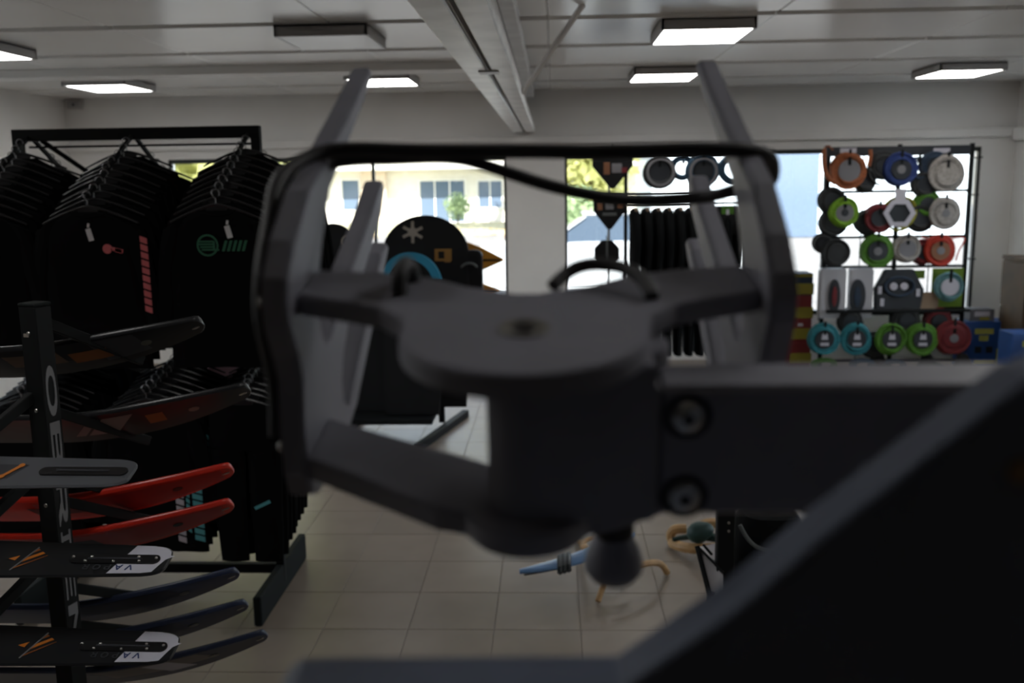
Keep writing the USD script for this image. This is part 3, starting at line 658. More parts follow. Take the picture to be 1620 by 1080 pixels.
def tail_w(L, wm=.082, wt=.056):
    def w(x):
        u = x / L
        a = wm * (1 - .25 * max(0, (.25 - u) / .25) ** 2)
        b = wm + (wt - wm) * max(0, (u - .45) / .55) ** 1.15
        w_ = min(a, b)
        e = L - x; r = .05
        if e < r: w_ = wt - .030 + .030 * math.sqrt(max(0, 1 - (1 - e / r) ** 2)) if e > 0 else .02
        return w_
    return w
flat = lambda x: 0.0
def front_ski(tail, base, label, name, L=1.62, tilt=19):
    Tm = trimesh.transformations.translation_matrix(tail) @ rz(-1.5) @ rx(tilt) @ trimesh.transformations.translation_matrix((-L, 0, 0))
    wf = tail_w(L); t = ski(name, label, "water ski", base, base, L, wf, flat, .010, Tm)
    return t, wf, L
def fin_block(t, L, x0, x1, screws=True):
    z = .010
    cap = LineString([(x0 + .016, 0), (x1 - .016, 0)]).buffer(.0165)
    b = obj("fin_block", extr(cap, .004).apply_transform(trimesh.transformations.translation_matrix((0, -.002, z))), "fin_black", t)
    obj("fin_slot", extr(LineString([(x0 + .05, -.002), (x1 - .05, -.002)]).buffer(.003), .003).apply_transform(trimesh.transformations.translation_matrix((0, 0, z + .003))), "ski_dark_print", b)
    obj("fin", extr(Polygon([(x0 + .05, 0), (x1 - .06, 0), (x1 - .075, -.012), (x0 + .09, -.012)]), .003).apply_transform(frame((0, .0015, .0), [1, 0, 0], [0, 0, 1], [0, -1, 0])), "fin_black", t)
    if screws:
        for u, v in ((.0, .004), (.22, .004), (.17, -.012), (.5, -.012), (.77, .006), (.80, -.010), (.98, .003)):
            obj("screw", trimesh.creation.icosphere(1, .0042).apply_translation((x0 + .006 + u * (x1 - x0 - .012), v - .001, z + .0045)), "bolt_steel", b)
g_, wf, L = front_ski(at(211, 751, 2.3), "ski_charcoal", "matt grey water ski with a long dark fin slot, topmost of the three nearest skis", "water_ski")
fin_block(g_, L, L - .245, L - .012, False)
patch(g_, "printed_panel", "ski_dark_print", L - .44, L - .30, -.55, .45, .03, wf, flat, .010, label="dark printed rectangle with an orange bone mark")
obj("bone_mark", cat_(*[extr(unary_union([LineString([(L - .335, -.026), (L - .305, .022)]).buffer(.005), Point(L - .335, -.026).buffer(.008), Point(L - .305, .022).buffer(.008)]), .0015)]).apply_transform(trimesh.transformations.translation_matrix((0, 0, .0115))), "ski_orange", g_)
vap = []
for (px, py, lab) in ((268, 890, "black and white VAPOR water ski, upper of the two, right under the red skis"), (279, 1028, "black and white VAPOR water ski, lowest of the nearest skis")):
    t, wf, L = front_ski(at(px, py, 2.3), "ski_black", lab, "vapor_ski".replace("vapor", "white_tailed"))
    patch(t, "tail_patch", "ski_white", L - .124, L - .008, -.985, .985, .02, wf, flat, .010, label="white tail patch", n=24)
    fin_block(t, L, L - .262, L - .022)
    for i, ch in enumerate("VAPOR"):
        m = meshkit.text_mesh(ch, .017, .001, True); m.apply_translation((-m.bounds[:, 0].mean(), -.0085, 0))
        x = L - .092 - i * .029
        obj("letter", m.apply_transform(frame((x, -.032, .0113), [-1.25, 0, 0], [0, -1, 0], [0, 0, 1])), "letter_navy" if i < 2 else "ski_dark_print", t)
    tri = Polygon([(L - .40, -.042), (L - .368, .036), (L - .33, .010)])
    for k in range(4):
        st = tri.intersection(affinity.rotate(sbox(L - .42, -.044 + .021 * k, L - .31, -.034 + .021 * k), 35, origin=(L - .37, 0)))
        if not st.is_empty: obj("triangle_stripe", extr(st, .001).apply_transform(trimesh.transformations.translation_matrix((0, 0, .0106))), "ski_orange" if k % 2 == 0 else "ski_orange_dark", t)
    obj("triangle_edge", extr(LineString([(L - .404, -.046), (L - .370, .040)]).buffer(.002), .001).apply_transform(trimesh.transformations.translation_matrix((0, 0, .0106))), "letter_grey", t)
    obj("arrow_mark", extr(Polygon([(L - .43, -.004), (L - .405, .008), (L - .41, -.010)]), .001).apply_transform(trimesh.transformations.translation_matrix((0, 0, .0106))), "ski_orange", t)

def tip_w(L, wm=.08):
    def w(x):
        u = x / L
        a = wm * (.62 + .38 * min(1, u / .35))
        e = L - x
        if e < .34: a = wm * (.42 + .58 * math.sin(min(1, e / .34) * math.pi / 2) ** .9)
        if e < .02: a = a * math.sqrt(max(.02, 1 - (1 - e / .02) ** 2))
        return a
    return w
def back_ski(tip, base, label, L=1.68, lift=.155, tilt=-38, name="water_ski", yaw=2.0):
    rk = lambda x: lift * max(0, (x - (L - .62)) / .62) ** 1.9
    wf = tip_w(L)
    # the tip's place fixes the ski; it leans back so that its base looks to the viewer
    Rm = rz(yaw) @ rx(tilt + 90)
    tip_l = np.array([L, 0, rk(L), 1])
    return wf, rk, L, Rm, tip_l
BS = [((322, 514), "ski_black", "black water ski with orange lettering, topmost of the skis with upturned tips", "black"), ((396, 618), "ski_black", "black water ski with a grey panel and small orange mark, second of the upturned tips", "black2"),
      ((369, 744), "ski_red", "glossy red water ski, upper of the two red ones", "red"), ((369, 800), "ski_red", "glossy red water ski, lower of the two red ones", "red"),
      ((378, 908), "ski_navy", "dark navy water ski, upper of the three navy ones", "navy"), ((392, 958), "ski_navy", "dark navy water ski, middle of the three navy ones", "navy"), ((423, 1006), "ski_navy", "dark navy water ski with a pale grey panel, lowest by the floor", "navy2")]
for (pp, base, lab, kind) in BS:
    tipw = at(*pp, 2.84)
    L, th = 1.68, .02
    lift = .14
    rk = lambda x, L=L, lift=lift: lift * max(0, (x - (L - .60)) / .60) ** 1.8
    wf = tip_w(L)
    # local z (deck side) turns up and away from the viewer, so the base faces the viewer and downwards
    th_ = math.radians(42)
    X_, Z_ = np.array([1.0, 0, 0]), np.array([0, math.sin(th_), math.cos(th_)])
    Y_ = np.cross(Z_, X_)
    Tm = frame((0, 0, 0), X_, Y_, Z_) @ rz(0)
    o = tipw - Tm[:3, :3] @ np.array([L, 0, rk(L)])
    Tm[:3, 3] = o
    t = ski("water_ski", lab, "water ski", base, base, L, wf, rk, th, Tm)
    P = lambda *a, **k: patch(t, *a, wf, rk, th, side=-1, **k)
    if kind.startswith("red"):
        P("base_print", "ski_red_deep", L - .58, L - .03, -.80, .80, 0.0, label="darker red base")
        patch(t, "base_print", "ski_dark_print", L - .60, L - .40, -.4, .3, .03, wf, lambda x: rk(x) - .0006, th, side=-1)
    elif kind == "black":
        P("base_print", "ski_dark_print", L - .30, L - .17, -.9, .6, .02); patch(t, "orange_print", "ski_orange_dark", L - .38, L - .27, -.35, .35, .01, wf, lambda x: rk(x) - .0006, th, side=-1); P("tan_print", "ski_tan_print", L - .56, L - .40, -.6, .2, .02)
    elif kind == "black2":
        P("grey_print", "ski_grey_print", L - .46, L - .37, -.7, .5, -.06); P("tan_print", "ski_grey_print", L - .50, L - .47, -.7, .5, -.06); P("orange_print", "ski_orange_dark", L - .30, L - .25, -.4, .3, .0)
    else:
        P("base_print", "ski_grey_print" if kind == "navy2" else "ski_dark_print", L - .48, L - .16, -.9, .2, .05)
        if kind == "navy2": patch(t, "pale_print", "ski_white", L - .33, L - .25, -.8, .5, .05, wf, lambda x: rk(x) - .0006, th, side=-1)
    for xx, m_ in ((L - .022, "bolt_steel"), (L - .165, "fin_black" if kind.startswith("red") else "bolt_olive")):
        s = (rk(xx + .004) - rk(xx - .004)) / .008; nx = np.array([-s, 0, 1]); nx /= np.linalg.norm(nx); ax = np.array([nx[2], 0, -nx[0]])
        e = cyl(1, .002, (0, 0, 0), None, 20); e.apply_scale([.016 if m_ != "bolt_steel" else .012, .011 if m_ != "bolt_steel" else .004, 1])
        obj("insert" if m_ != "bolt_steel" else "tip_rivet", e.apply_transform(frame((xx, 0, rk(xx) - .0012), ax, [0, 1, 0], nx)), m_, t)

# ------------------------------------------------------------------ boards on their rack in front of the left window
YB_ = 7.6
def up_board(name, label, px, top, bot, wpx, Y, m, cat, rim=None, logo=None, round_=.9, lean=6, th=.07):
    a, b = at(px, top, Y), at(px, bot, Y); w = wpx / FPX * Y * .985; b[2] = .24; h = a[2] - b[2]
    t = thing(name, label, cat, (a[0], Y, b[2]), (-lean, 0, 0))
    y = np.r_[np.linspace(0, .8, 12), .8 + .2 * np.sin(np.linspace(0, np.pi / 2, 24))[1:]]
    pts = [(w / 2 * min(1, (max(0, 1 - ((q - .80) / .20) ** 2)) ** .5 if q > .80 else 1) * (1 - .10 * max(0, .3 - q) / .3), h * q) for q in y]
    poly = Polygon(pts + [(-x, z) for x, z in pts[::-1]]).buffer(0)
    F_ = frame((0, th / 2, 0), [1, 0, 0], [0, 0, 1], [0, -1, 0])
    obj("body", rextr(poly, th, .02, 3).apply_transform(F_), m, t)
    if rim: obj("rim", extr(poly.buffer(.012).difference(poly.buffer(-.055)).intersection(sbox(-9, h * .84, 9, 9)), th + .012).apply_transform(frame((0, th / 2 + .006, 0), [1, 0, 0], [0, 0, 1], [0, -1, 0])), rim, t)
    if logo:
        for nm, shp, lm in logo: obj(nm, extr(shp, .003).apply_transform(frame((0, -th / 2 - .0005, h), [1, 0, 0], [0, 0, 1], [0, -1, 0])), lm, t)
    return t
BR = thing("board_stand", "black floor stand carrying the boards in front of the left window", "display stand", (0, 0, 0))
bx0, bx1 = at(545, 640, YB_)[0], at(700, 640, YB_)[0]
obj("foot", bar((bx1 + .12, 8.35, .03), (bx1 - .16, 7.2, .03), .06, .06), "frame_black", BR)
obj("foot", bar((bx0 + .02, 8.3, .03), (bx0 - .06, 7.2, .03), .06, .06), "frame_black", BR)
for x in (bx0, bx1 - .05):
    obj("upright", bar((x, 7.95, .05), (x, 7.95, 1.6), .05, .05), "frame_black", BR)
for z in (.30, .85, 1.40):
    obj("cross_bar", bar((bx0, 7.95, z), (bx1 - .05, 7.95, z), .04, .04), "frame_black", BR)
obj("shelf", bmm((bx0 - .32, 7.3, .195), (bx1 - .05, 7.97, .235), .004), "frame_black", BR)
star = unary_union([affinity.rotate(sbox(-.012, -.09, .012, .09), a) for a in (0, 60, 115)] + [ring_poly(.04, .012)])
up_board("kneeboard", "tall black kneeboard with a rounded top and a pale star emblem", 668, 340, 610, 142, 7.72, "board_black", "kneeboard",
         logo=[("star_emblem", affinity.translate(star, -.10, -.14), "logo_tan"), ("side_emblem", affinity.translate(unary_union([sbox(-.08, -.05, .06, .05).difference(sbox(-.05, -.03, .0, .03)), sbox(.0, -.06, .05, .02)]), .16, -.33), "logo_orange")])
up_board("kneeboard", "black kneeboard at the left end of the board stand, beside the fork", 520, 353, 640, 90, 7.62, "board_black", "kneeboard", logo=[("emblem", affinity.translate(ring_poly(.05, .02), .12, -.15), "logo_tan")])
up_board("kneeboard", "black kneeboard with a bright blue rim in front of the others", 645, 402, 655, 98, 7.45, "board_black", "kneeboard", rim="board_blue")
up_board("kneeboard", "short black board low on the stand, seen between the prongs of the left fork", 592, 430, 640, 82, 7.56, "board_black", "kneeboard")
ob = thing("surfboard", "orange and black pointed board with its tip at the centre pillar", "surfboard", at(700, 412, 8.1))
oq = [(-.55, .0), (-.4, .10), (-.1, .17), (.15, .17), (.33, .10), (.515, .0)]
lens = Polygon(oq + [(x, -z * .8) for x, z in oq[::-1][1:-1]]).buffer(.01)
obj("body", rextr(lens, .07, .02, 3).apply_transform(frame((0, .035, 0), [1, 0, 0], [0, 0, 1], [0, -1, 0])), "board_orange", ob)
obj("stripe", extr(Polygon([(-.5, -.02), (.5, -.006), (.5, .006), (-.5, .045)]), .004).apply_transform(frame((0, -.0352, 0), [1, 0, 0], [0, 0, 1], [0, -1, 0])), "board_black", ob)
ob2 = thing("surfboard", "lower orange pointed board mostly hidden by the black case", "surfboard", at(695, 462, 8.15))
obj("body", rextr(affinity.scale(lens, 1, .8), .07, .02, 3).apply_transform(frame((0, .035, 0), [1, 0, 0], [0, 0, 1], [0, -1, 0])), "board_orange", ob2)
obj("stripe", extr(Polygon([(-.5, -.02), (.5, -.006), (.5, .006), (-.5, .045)]), .004).apply_transform(frame((0, -.0352, 0), [1, 0, 0], [0, 0, 1], [0, -1, 0])), "board_black", ob2)
bc = thing("board_case", "black padded board case with rounded corners beside the kneeboards", "case", at(728, 440, 7.9))
obj("body", rextr(sbox(-.17, -.22, .19, .235).buffer(-.05).buffer(.05), .16, .03, 3).apply_transform(frame((0, .08, 0), [1, 0, 0], [0, 0, 1], [0, -1, 0])), "board_black", bc)
obj("handle", tube(spline([(.02, -.085, .10), (.06, -.11, .13), (.12, -.11, .13), (.15, -.085, .10)], 14), .010, 6), "strap_grey", bc)

# ------------------------------------------------------------------ floor: toy-like foil on a wooden stand, second wooden frame, black bin
q0 = at_floor(955, 905)
FS = thing("foil_stand", "light wooden stand with curved legs on the tiles below the rack", "stand", q0)
def leg(a, b, c, r=.016): return tube(spline([a, b, c], 16), np.linspace(r, r * .9, 16), 8)
rel = lambda px, py, z=0.0: at_floor(px, py, z) - q0
obj("leg", leg(rel(965, 905, .16), rel(955, 925, .08), rel(946, 951, .012), .016), "wood_light", FS)
obj("leg", tube(spline([rel(980, 898, .16), rel(1012, 893, .15), rel(1040, 890, .12), rel(1055, 905, .015)], 20), .018, 8), "wood_light", FS)
obj("leg", leg(rel(940, 880, .15), rel(925, 862, .10), rel(915, 855, .012)), "wood_light", FS)
obj("top_ring", tube([(.12 * math.cos(a), .10 * math.sin(a), .16) for a in np.linspace(0, 6.28, 29)[:-1]], .014, 8, closed=True), "wood_light", FS)
HF = thing("hydrofoil", "blue and black hydrofoil wing lying across the wooden stand", "hydrofoil", (0, 0, 0))
w0, w1, w2 = at_floor(822, 905, .13), at_floor(900, 888, .17), at_floor(1003, 846, .23)
cl = spline([w0, w1, w2], 30); rings = []
for i, p in enumerate(cl):
    f = i / 29; ch = .062 * math.sin(math.pi * min(1, .02 + f * .98)) ** .6 + .004
    tdir = np.gradient(cl, axis=0)[i]; tdir /= np.linalg.norm(tdir); cr = np.cross(tdir, [0, 0, 1]); cr /= np.linalg.norm(cr)
    rings.append([p + cr * ch * math.cos(a) + np.array([0, 0, 1]) * (.012 * math.sin(a) + .004) for a in np.linspace(0, 2 * np.pi, 17)[:-1]])
obj("wing", loft(rings), "foil_blue", HF)
obj("strap", cat_(*[tube([p + np.array([0, .085 * math.cos(a), .022 * math.sin(a)]) for a in np.linspace(0, 6.28, 15)[:-1]], .016, 6, closed=True) for p in (cl[9], cl[10], cl[11])]), "foil_dark", HF)
obj("edge", tube(cl[1:22] + np.array([0, -.035, -.004]), np.linspace(.004, .015, 21), 6), "foil_dark", HF)
q1 = at_floor(1105, 862)
WF = thing("wooden_stand", "wooden hoop frame on the floor beside the black upright post", "stand", q1)
r1 = lambda px, py, z=0.0: at_floor(px, py, z) - q1
obj("rail", tube(spline([r1(1062, 852, .03), r1(1066, 838, .10), r1(1085, 836, .11)], 14), .028, 8), "wood_light", WF)
obj("rail", tube(spline([r1(1064, 858, .03), r1(1085, 866, .06), r1(1112, 868, .07), r1(1140, 866, .07)], 16), .03, 8), "wood_light", WF)
obj("rail", tube(spline([r1(1100, 838, .10), r1(1118, 828, .14), r1(1150, 832, .14)], 14), .03, 8), "wood_light", WF)
GF = thing("hydrofoil", "dark green foil part resting in the wooden hoop frame", "hydrofoil", (0, 0, 0))
obj("mast", tube(spline([at_floor(1064, 853, .08), at_floor(1090, 849, .10), at_floor(1150, 853, .12)], 16), np.linspace(.012, .03, 16), 8), "green_dark", GF)
obj("pod", tube(spline([at_floor(1090, 849, .12), at_floor(1110, 840, .16), at_floor(1128, 836, .17)], 14), np.array([.02, .04, .05, .055, .06, .06, .06, .058, .055, .05, .045, .04, .03, .015]), 10), "green_dark", GF)

YC = 3.2
BK = thing("display_post", "narrow black upright post with two bright screws, right of the wooden hoop frame", "display post", (0, 0, 0))
a, b = at(1138, 700, YC), at(1167, 700, YC)
obj("body", bmm((a[0], YC, 0), (b[0], YC + .045, 1.02), .004), "frame_black", BK)
for py in (827, 840): obj("screw", cyl(.005, .004, at(1153, py, YC - .001), rx(90), 12, .001), "bolt_steel", BK)
obj("base", bmm((a[0] - .01, YC - .1, 0), (b[0] + .01, YC + .14, .03), .005), "frame_black", BK)
BG = thing("gear_bag", "black gear bag with loose grey straps beside the black upright post", "bag", (b[0] + .175, YC + .25, .0))
rings = []
for z, w, d in ((0, .14, .19), (.02, .155, .2), (.45, .155, .2), (.78, .14, .17), (.86, .10, .10)):
    th = np.linspace(0, 2 * np.pi, 25)[:-1]; rings.append(np.c_[w * np.sign(np.cos(th)) * np.abs(np.cos(th)) ** .6, d * np.sign(np.sin(th)) * np.abs(np.sin(th)) ** .6, np.full(24, z)])
obj("body", loft(rings), "cloth_black", BG)
obj("strap", tube(spline([(-.15, -.20, .88), (-.10, -.215, .81), (.0, -.22, .79), (.07, -.215, .80)], 24), .007, 6), "strap_grey", BG)
obj("strap", tube(spline([(.08, -.215, .80), (.09, -.21, .76), (.10, -.205, .70)], 14), .009, 6), "strap_grey", BG)
obj("buckle", cbox((.03, .012, .02), .003, (.14, -.20, .845)), "strap_grey", BG)
DH = thing("leaflet_holder", "white wedge-shaped leaflet holder with black edges leaning on the black upright post", "leaflet holder", (0, 0, 0))
c1, c2, c3, c5 = at(1105, 865, YC + .06), at(1142, 857, YC + .24), at(1144, 904, YC - .01), at(1126, 940, YC - .01)
def slab_of(pts, off): return trimesh.convex.convex_hull(np.vstack([pts, np.array(pts) + off]))
obj("sheet", slab_of([c1, c2, c3, c3 + [0, .2, .01]], np.array([0, 0, -.006])), "leaflet_paper", DH, smooth=False)
obj("front_panel", slab_of([c1 + [0, -.003, -.01], c3 + [0, -.003, -.01], c5, c5 + (c3 - c1) * .5], np.array([0, .006, 0])), "clamshell_white", DH, smooth=False)
obj("edge", tube([c1 + [-.006, -.004, .006], c5 + [-.008, -.004, .0]], .010, 6), "frame_black", DH)
obj("divider", tube([c1 + [0, -.006, .0], c3 + [0, -.006, .0]], .005, 6), "frame_black", DH)
obj("clip", tube([c1 * .8 + c2 * .2 + [0, 0, .004], c1 * .45 + c3 * .40 + c2 * .15 + [0, 0, .005]], .005, 6), "frame_black", DH)
obj("stem", bmm((c5[0] - .012, YC - .02, 0), (c5[0] + .012, YC + .02, c5[2] + .01), .002), "frame_black", DH)

# ------------------------------------------------------------------ rope display, right
YD = 10.35
GW = thing("rope_stand", "tall black grid display frame hung with coiled tow ropes in front of the right window", "display stand", (0, 0, 0))
x0, x1 = at(1299, 400, YD)[0] + .03, at(1535, 400, YD)[0] - .05
for x in (x0, (x0 + x1) / 2, x1): obj("post", bmm((x - .02, YD - .02, 0), (x + .02, YD + .02, 2.42), .003), "frame_black", GW)
obj("header", bmm((x0 - .02, YD - .03, 2.30), (x1 - .03, YD - .02, 2.40), .003), "label_dark", GW)
for z in (2.36, 1.93, 1.45, 1.13, .62, .1): obj("rail", bmm((x0, YD - .015, z - .015), (x1 + .02, YD + .015, z + .015), .003), "frame_black", GW)
obj("shelf", bmm((x0, YD - .22, .66), (x1, YD + .02, .69), .004), "frame_black", GW)
for xx in (x0 + .38, x1 - .38): obj("grid_wire", tube([(xx, YD + .005, .1), (xx, YD + .005, 2.36)], .006, 6), "frame_black", GW)
for px, py in ((1342, 246), (1490, 246)): obj("header_label", cbox((.17, .004, .05), .001, at(px, py - 8, YD - .034)), "label_white", GW)
obj("side_sleeve", bmm((x0 - .03, YD - .03, .55), (x0 - .018, YD + .03, 2.42), .002), "strap_grey", GW)
for px, py in ((1536, 250), (1530, 308), (1525, 408)):
    p = at(px, py, YD); obj("side_hook", tube([(x1, YD, p[2]), (p[0], YD - .05, p[2]), (p[0] + .03, YD - .2, p[2] + .005)], .009, 6), "frame_black", GW)
def coil(label, c, R, m, tilt=0, turns=6, rr=.014, centre=None, seed=0, hook=True, flat_=1.0, cm=None, facing=0, group=None):
    """A hank of coiled tow rope: several wound turns, a centre card and the strap it hangs by."""
    t = thing("tow_rope", label, "tow rope", c, (0, 0, facing), group)
    r_ = np.random.default_rng(seed); a = np.linspace(0, 2 * np.pi * turns, turns * 22)
    k = a / (2 * np.pi)
    rad = R * (.80 + .16 * np.sin(k * 2.3 + seed) ) * (1 + .02 * np.sin(a * 3 + seed))
    y = .035 * np.sin(k * 1.9 + seed) + .012 * np.cos(a * 2)
    obj("coil", tube(np.c_[rad * np.cos(a), y, flat_ * rad * np.sin(a)], rr, 6), m, t)
    if turns > 4:
        ring = lathe([(R * .56, -.03), (R * .93, -.035), (R * .98, 0), (R * .93, .035), (R * .56, .03), (R * .56, -.03)], sides=36)
        obj("inner_coil", ring.apply_transform(rx(90)).apply_scale([1, .8, flat_]), m, t)
    if centre:
        obj("centre_card", cyl(R * .60, .012, (0, -.036, 0), rx(90), 28, .002), centre, t)
        if cm == "figure":
            obj("card_print", cat_(extr(Polygon([(-.035, -.01), (-.025, .05), (.0, .075), (.025, .05), (.035, -.01)]), .003), ).apply_transform(frame((0, -.043, .01), [1, 0, 0], [0, 0, 1], [0, -1, 0])), "label_white", t)
            obj("card_print", cbox((.09, .003, .032), .001, (0, -.0445, -.05)), "label_white", t)
        elif cm: obj("card_print", cyl(R * .25, .006, (0, -.044, 0), rx(90), 20, .001), cm, t)
    if hook: obj("hang_strap", bmm((-.014, -.05, R * .3), (.014, -.042, R + .03), .002), "frame_black", t)
    return t
def cc(px, py, Y=10.2): return at(px, py, Y)
coil("big orange tow rope coil, first in the top row of the display", cc(1342, 270), .19, "rope_orange", centre="label_grey", seed=1)
tg = thing("tow_line", "orange tow rope handle hanging left of the orange coil", "tow handle", cc(1312, 262, 10.16))
obj("grip", tube(spline([(-.06, 0, .17), (-.05, 0, .0), (.0, 0, -.13), (.07, 0, -.18)], 20), .022, 8), "rope_orange", tg)
obj("line", tube(spline([(-.06, 0, .17), (-.02, .02, .2), (.04, .03, .16)], 10), .008, 6), "rope_orange", tg)
tg = thing("tow_line", "short orange tow rope handle between the orange and the blue coil", "tow handle", cc(1376, 255, 10.2))
obj("grip", tube(spline([(0, 0, .12), (.005, 0, .03), (-.01, 0, -.05)], 12), .02, 8), "rope_orange", tg)
obj("line", tube(spline([(-.01, 0, -.05), (.02, 0, -.18), (.12, 0, -.25)], 14), .012, 6), "rope_charcoal", tg)
coil("deep blue tow rope coil in the middle of the top row", cc(1424, 268), .175, "rope_blue", centre="label_dark", cm="label_grey", seed=2)
coil("cream tow rope coil at the right end of the top row", cc(1497, 274), .19, "rope_cream", centre="rope_cream", seed=3)
coil("dark navy tow rope tucked behind the blue coil", cc(1452, 268, 10.27), .13, "rope_navy", seed=14, turns=4)
coil("lime green tow rope coil, first in the second row", cc(1335, 336), .155, "rope_lime", centre="label_grey", cm="label_dark", seed=4)
coil("dark crimson tow rope coil between the lime and the yellow one", cc(1390, 345), .15, "rope_crimson", centre="label_dark", seed=5)
coil("yellow tow rope behind the white hexagonal card", cc(1424, 337, 10.24), .185, "rope_yellow", seed=6, turns=4)
hxm = Polygon([(.17 * math.cos(a), .16 * math.sin(a)) for a in np.arange(6) * math.pi / 3]); hin = affinity.scale(hxm, .66, .66)
hc = thing("hang_card", "white hexagonal hang card with a dark hexagonal opening", "card", cc(1423, 337, 10.14))
obj("card", extr(unary_union([hxm.difference(hin), sbox(-.055, .12, .055, .25)]), .006).apply_transform(frame((0, 0, 0), [1, 0, 0], [0, 0, 1], [0, -1, 0])), "label_white", hc)
obj("opening", extr(hin.buffer(.004), .003).apply_transform(frame((0, .012, 0), [1, 0, 0], [0, 0, 1], [0, -1, 0])), "label_dark", hc)
coil("cream tow rope coil at the right end of the second row", cc(1494, 337), .165, "rope_cream", centre="rope_cream", cm="label_grey", seed=7)
coil("charcoal tow rope coil, first in the third row", cc(1322, 400), .15, "rope_charcoal", centre="rope_charcoal", seed=8, hook=False)
coil("dark green tow rope coil with a black and white centre card in the third row", cc(1387, 397), .175, "rope_green", centre="label_dark", cm="label_grey", seed=9)
coil("pale grey tow rope coil right of the dark green one", cc(1434, 393), .15, "rope_cream", centre="label_grey", seed=10)
coil("bright red-orange tow rope coil with a brown centre", cc(1486, 396), .165, "rope_red", centre="rubber_brown", cm="label_grey", seed=11)
obj("tow_rope", tube(spline([cc(1458, 375), cc(1500, 378), cc(1526, 377), cc(1518, 395), cc(1512, 412)], 30), .008, 6), "rope_red", label="thin red cord strung past the right post of the display", cat="tow rope")
for k, (px, py, R_, m, lab) in enumerate(((1368, 285, .11, "charcoal", "black rope hank behind and right of the orange coil"), (1398, 262, .13, "charcoal", "black rope hank just left of the deep blue coil"), (1462, 292, .12, "charcoal", "black rope hank below and right of the deep blue coil"),
        (1478, 262, .13, "navy", "navy rope hank left of the upper cream coil"), (1316, 318, .13, "charcoal", "black rope hank above and left of the lime coil"), (1318, 352, .13, "charcoal", "black rope hank below and left of the lime coil"), (1455, 345, .13, "charcoal", "black rope hank right of the hexagonal card"), (1466, 322, .12, "green", "dark green rope hank left of the lower cream coil"),
        (1372, 352, .12, "charcoal", "black rope hank left of the crimson coil"), (1460, 398, .12, "crimson", "crimson rope hank left of the red-orange coil"), (1302, 385, .09, "charcoal", "small black rope hank above the charcoal coil"), (1345, 508, .12, "charcoal", "black rope hank behind the two teal coils"), (1434, 506, .13, "charcoal", "black rope hank behind the two green coils"), (1382, 545, .13, "charcoal", "black rope hank between the teal and green coils"), (1484, 508, .13, "crimson", "crimson rope hank behind the dark crimson coil"))):
    coil(lab, cc(px, py, 10.26 if py < 480 else 10.2), R_ * 1.1, "rope_" + m, centre="label_dark", seed=60 + k, turns=5, rr=.018, hook=False)
# clear packs in the fourth row
for k, (pa, pb, lab) in enumerate((((1293, 1338), (424, 503), "white clamshell pack with a round dark window, left of the pair"), ((1340, 1381), (424, 503), "white clamshell pack with a black oval product, right of the pair"))):
    p0, p1 = at(pa[0], pb[1], 10.25), at(pa[1], pb[0], 10.25); w, h = p1[0] - p0[0], p1[2] - p0[2]
    t = thing("clamshell_pack", lab, "package", (p0[0], 10.25, p0[2]))
    obj("shell", rextr(sbox(0, 0, w, h).buffer(-.03).buffer(.03), .10, .015, 3).apply_transform(frame((0, .05, 0), [1, 0, 0], [0, 0, 1], [0, -1, 0])), "clamshell_white", t)
    e = affinity.scale(Point(w * (.55 if k == 0 else .32), h * .45).buffer(1, 24), w * (.22 if k == 0 else .34), h * .34)
    obj("product", extr(e, .02).apply_transform(frame((0, -.048, 0), [1, 0, 0], [0, 0, 1], [0, -1, 0])), "label_dark", t)
    obj("product_core", extr(affinity.scale(e, .4, .6), .01).apply_transform(frame((0, -.067, 0), [1, 0, 0], [0, 0, 1], [0, -1, 0])), "rope_crimson" if k == 0 else "rope_navy", t)
    if k == 0: obj("hang_hole", cyl(.022, .01, (w * .55, -.06, h * .68), rx(90), 16), "label_white", t)
t = thing("backing_card", "lime green backing card behind the aqua coil", "card", at(1498, 457, 10.33)); obj("card", cbox((.33, .006, .45), .001), "card_lime", t)
t = thing("backing_card", "small lime green card above the dark goggles pack", "card", at(1448, 434, 10.33)); obj("card", cbox((.2, .006, .09), .001), "card_lime", t)
t = thing("backing_card", "brown cardboard card left of the aqua coil", "card", at(1468, 476, 10.2)); obj("card", cbox((.22, .006, .19), .001), "card_brown", t)
coil("aqua tow rope coil with a white centre at the right end of the fourth row", cc(1501, 453, 10.15), .155, "rope_aqua", centre="label_white", seed=12)
gg = thing("goggles_pack", "dark pack of purple and white strapped gear in the middle of the fourth row", "package", at(1420, 455, 10.22))
obj("body", rextr(Polygon([(-.24, -.24), (.24, -.24), (.27, -.02), (.15, .2), (-.15, .2), (-.25, 0)]).buffer(-.03).buffer(.03), .08, .02, 2).apply_transform(frame((0, .04, 0), [1, 0, 0], [0, 0, 1], [0, -1, 0])), "label_dark", gg)
obj("band", tube([(.15 * math.cos(a), -.055, .10 * math.sin(a) + .02) for a in np.linspace(0, 6.28, 25)[:-1]], .014, 6, closed=True), "rope_navy", gg)
for x in (-.06, .05): obj("lens", cyl(.04, .02, (x, -.05, .02), rx(90), 18, .003), "label_white", gg)
for x, z in ((-.2, -.02), (-.17, -.15), (.2, -.05)): obj("print", cbox((.04, .01, .08), .002, (x, -.045, z)), "label_white", gg)
for px, m, lab in ((1303, "rope_teal", "teal tow rope coil at the left end of the bottom row"), (1354, "rope_teal", "teal tow rope coil, second in the bottom row"), (1409, "rope_green", "grass green tow rope coil, third in the bottom row"), (1458, "rope_green", "grass green tow rope coil, fourth in the bottom row")):
    coil(lab, cc(px, 536, 10.05), .165, m, centre="label_dark", cm="figure", seed=px, flat_=1.03)
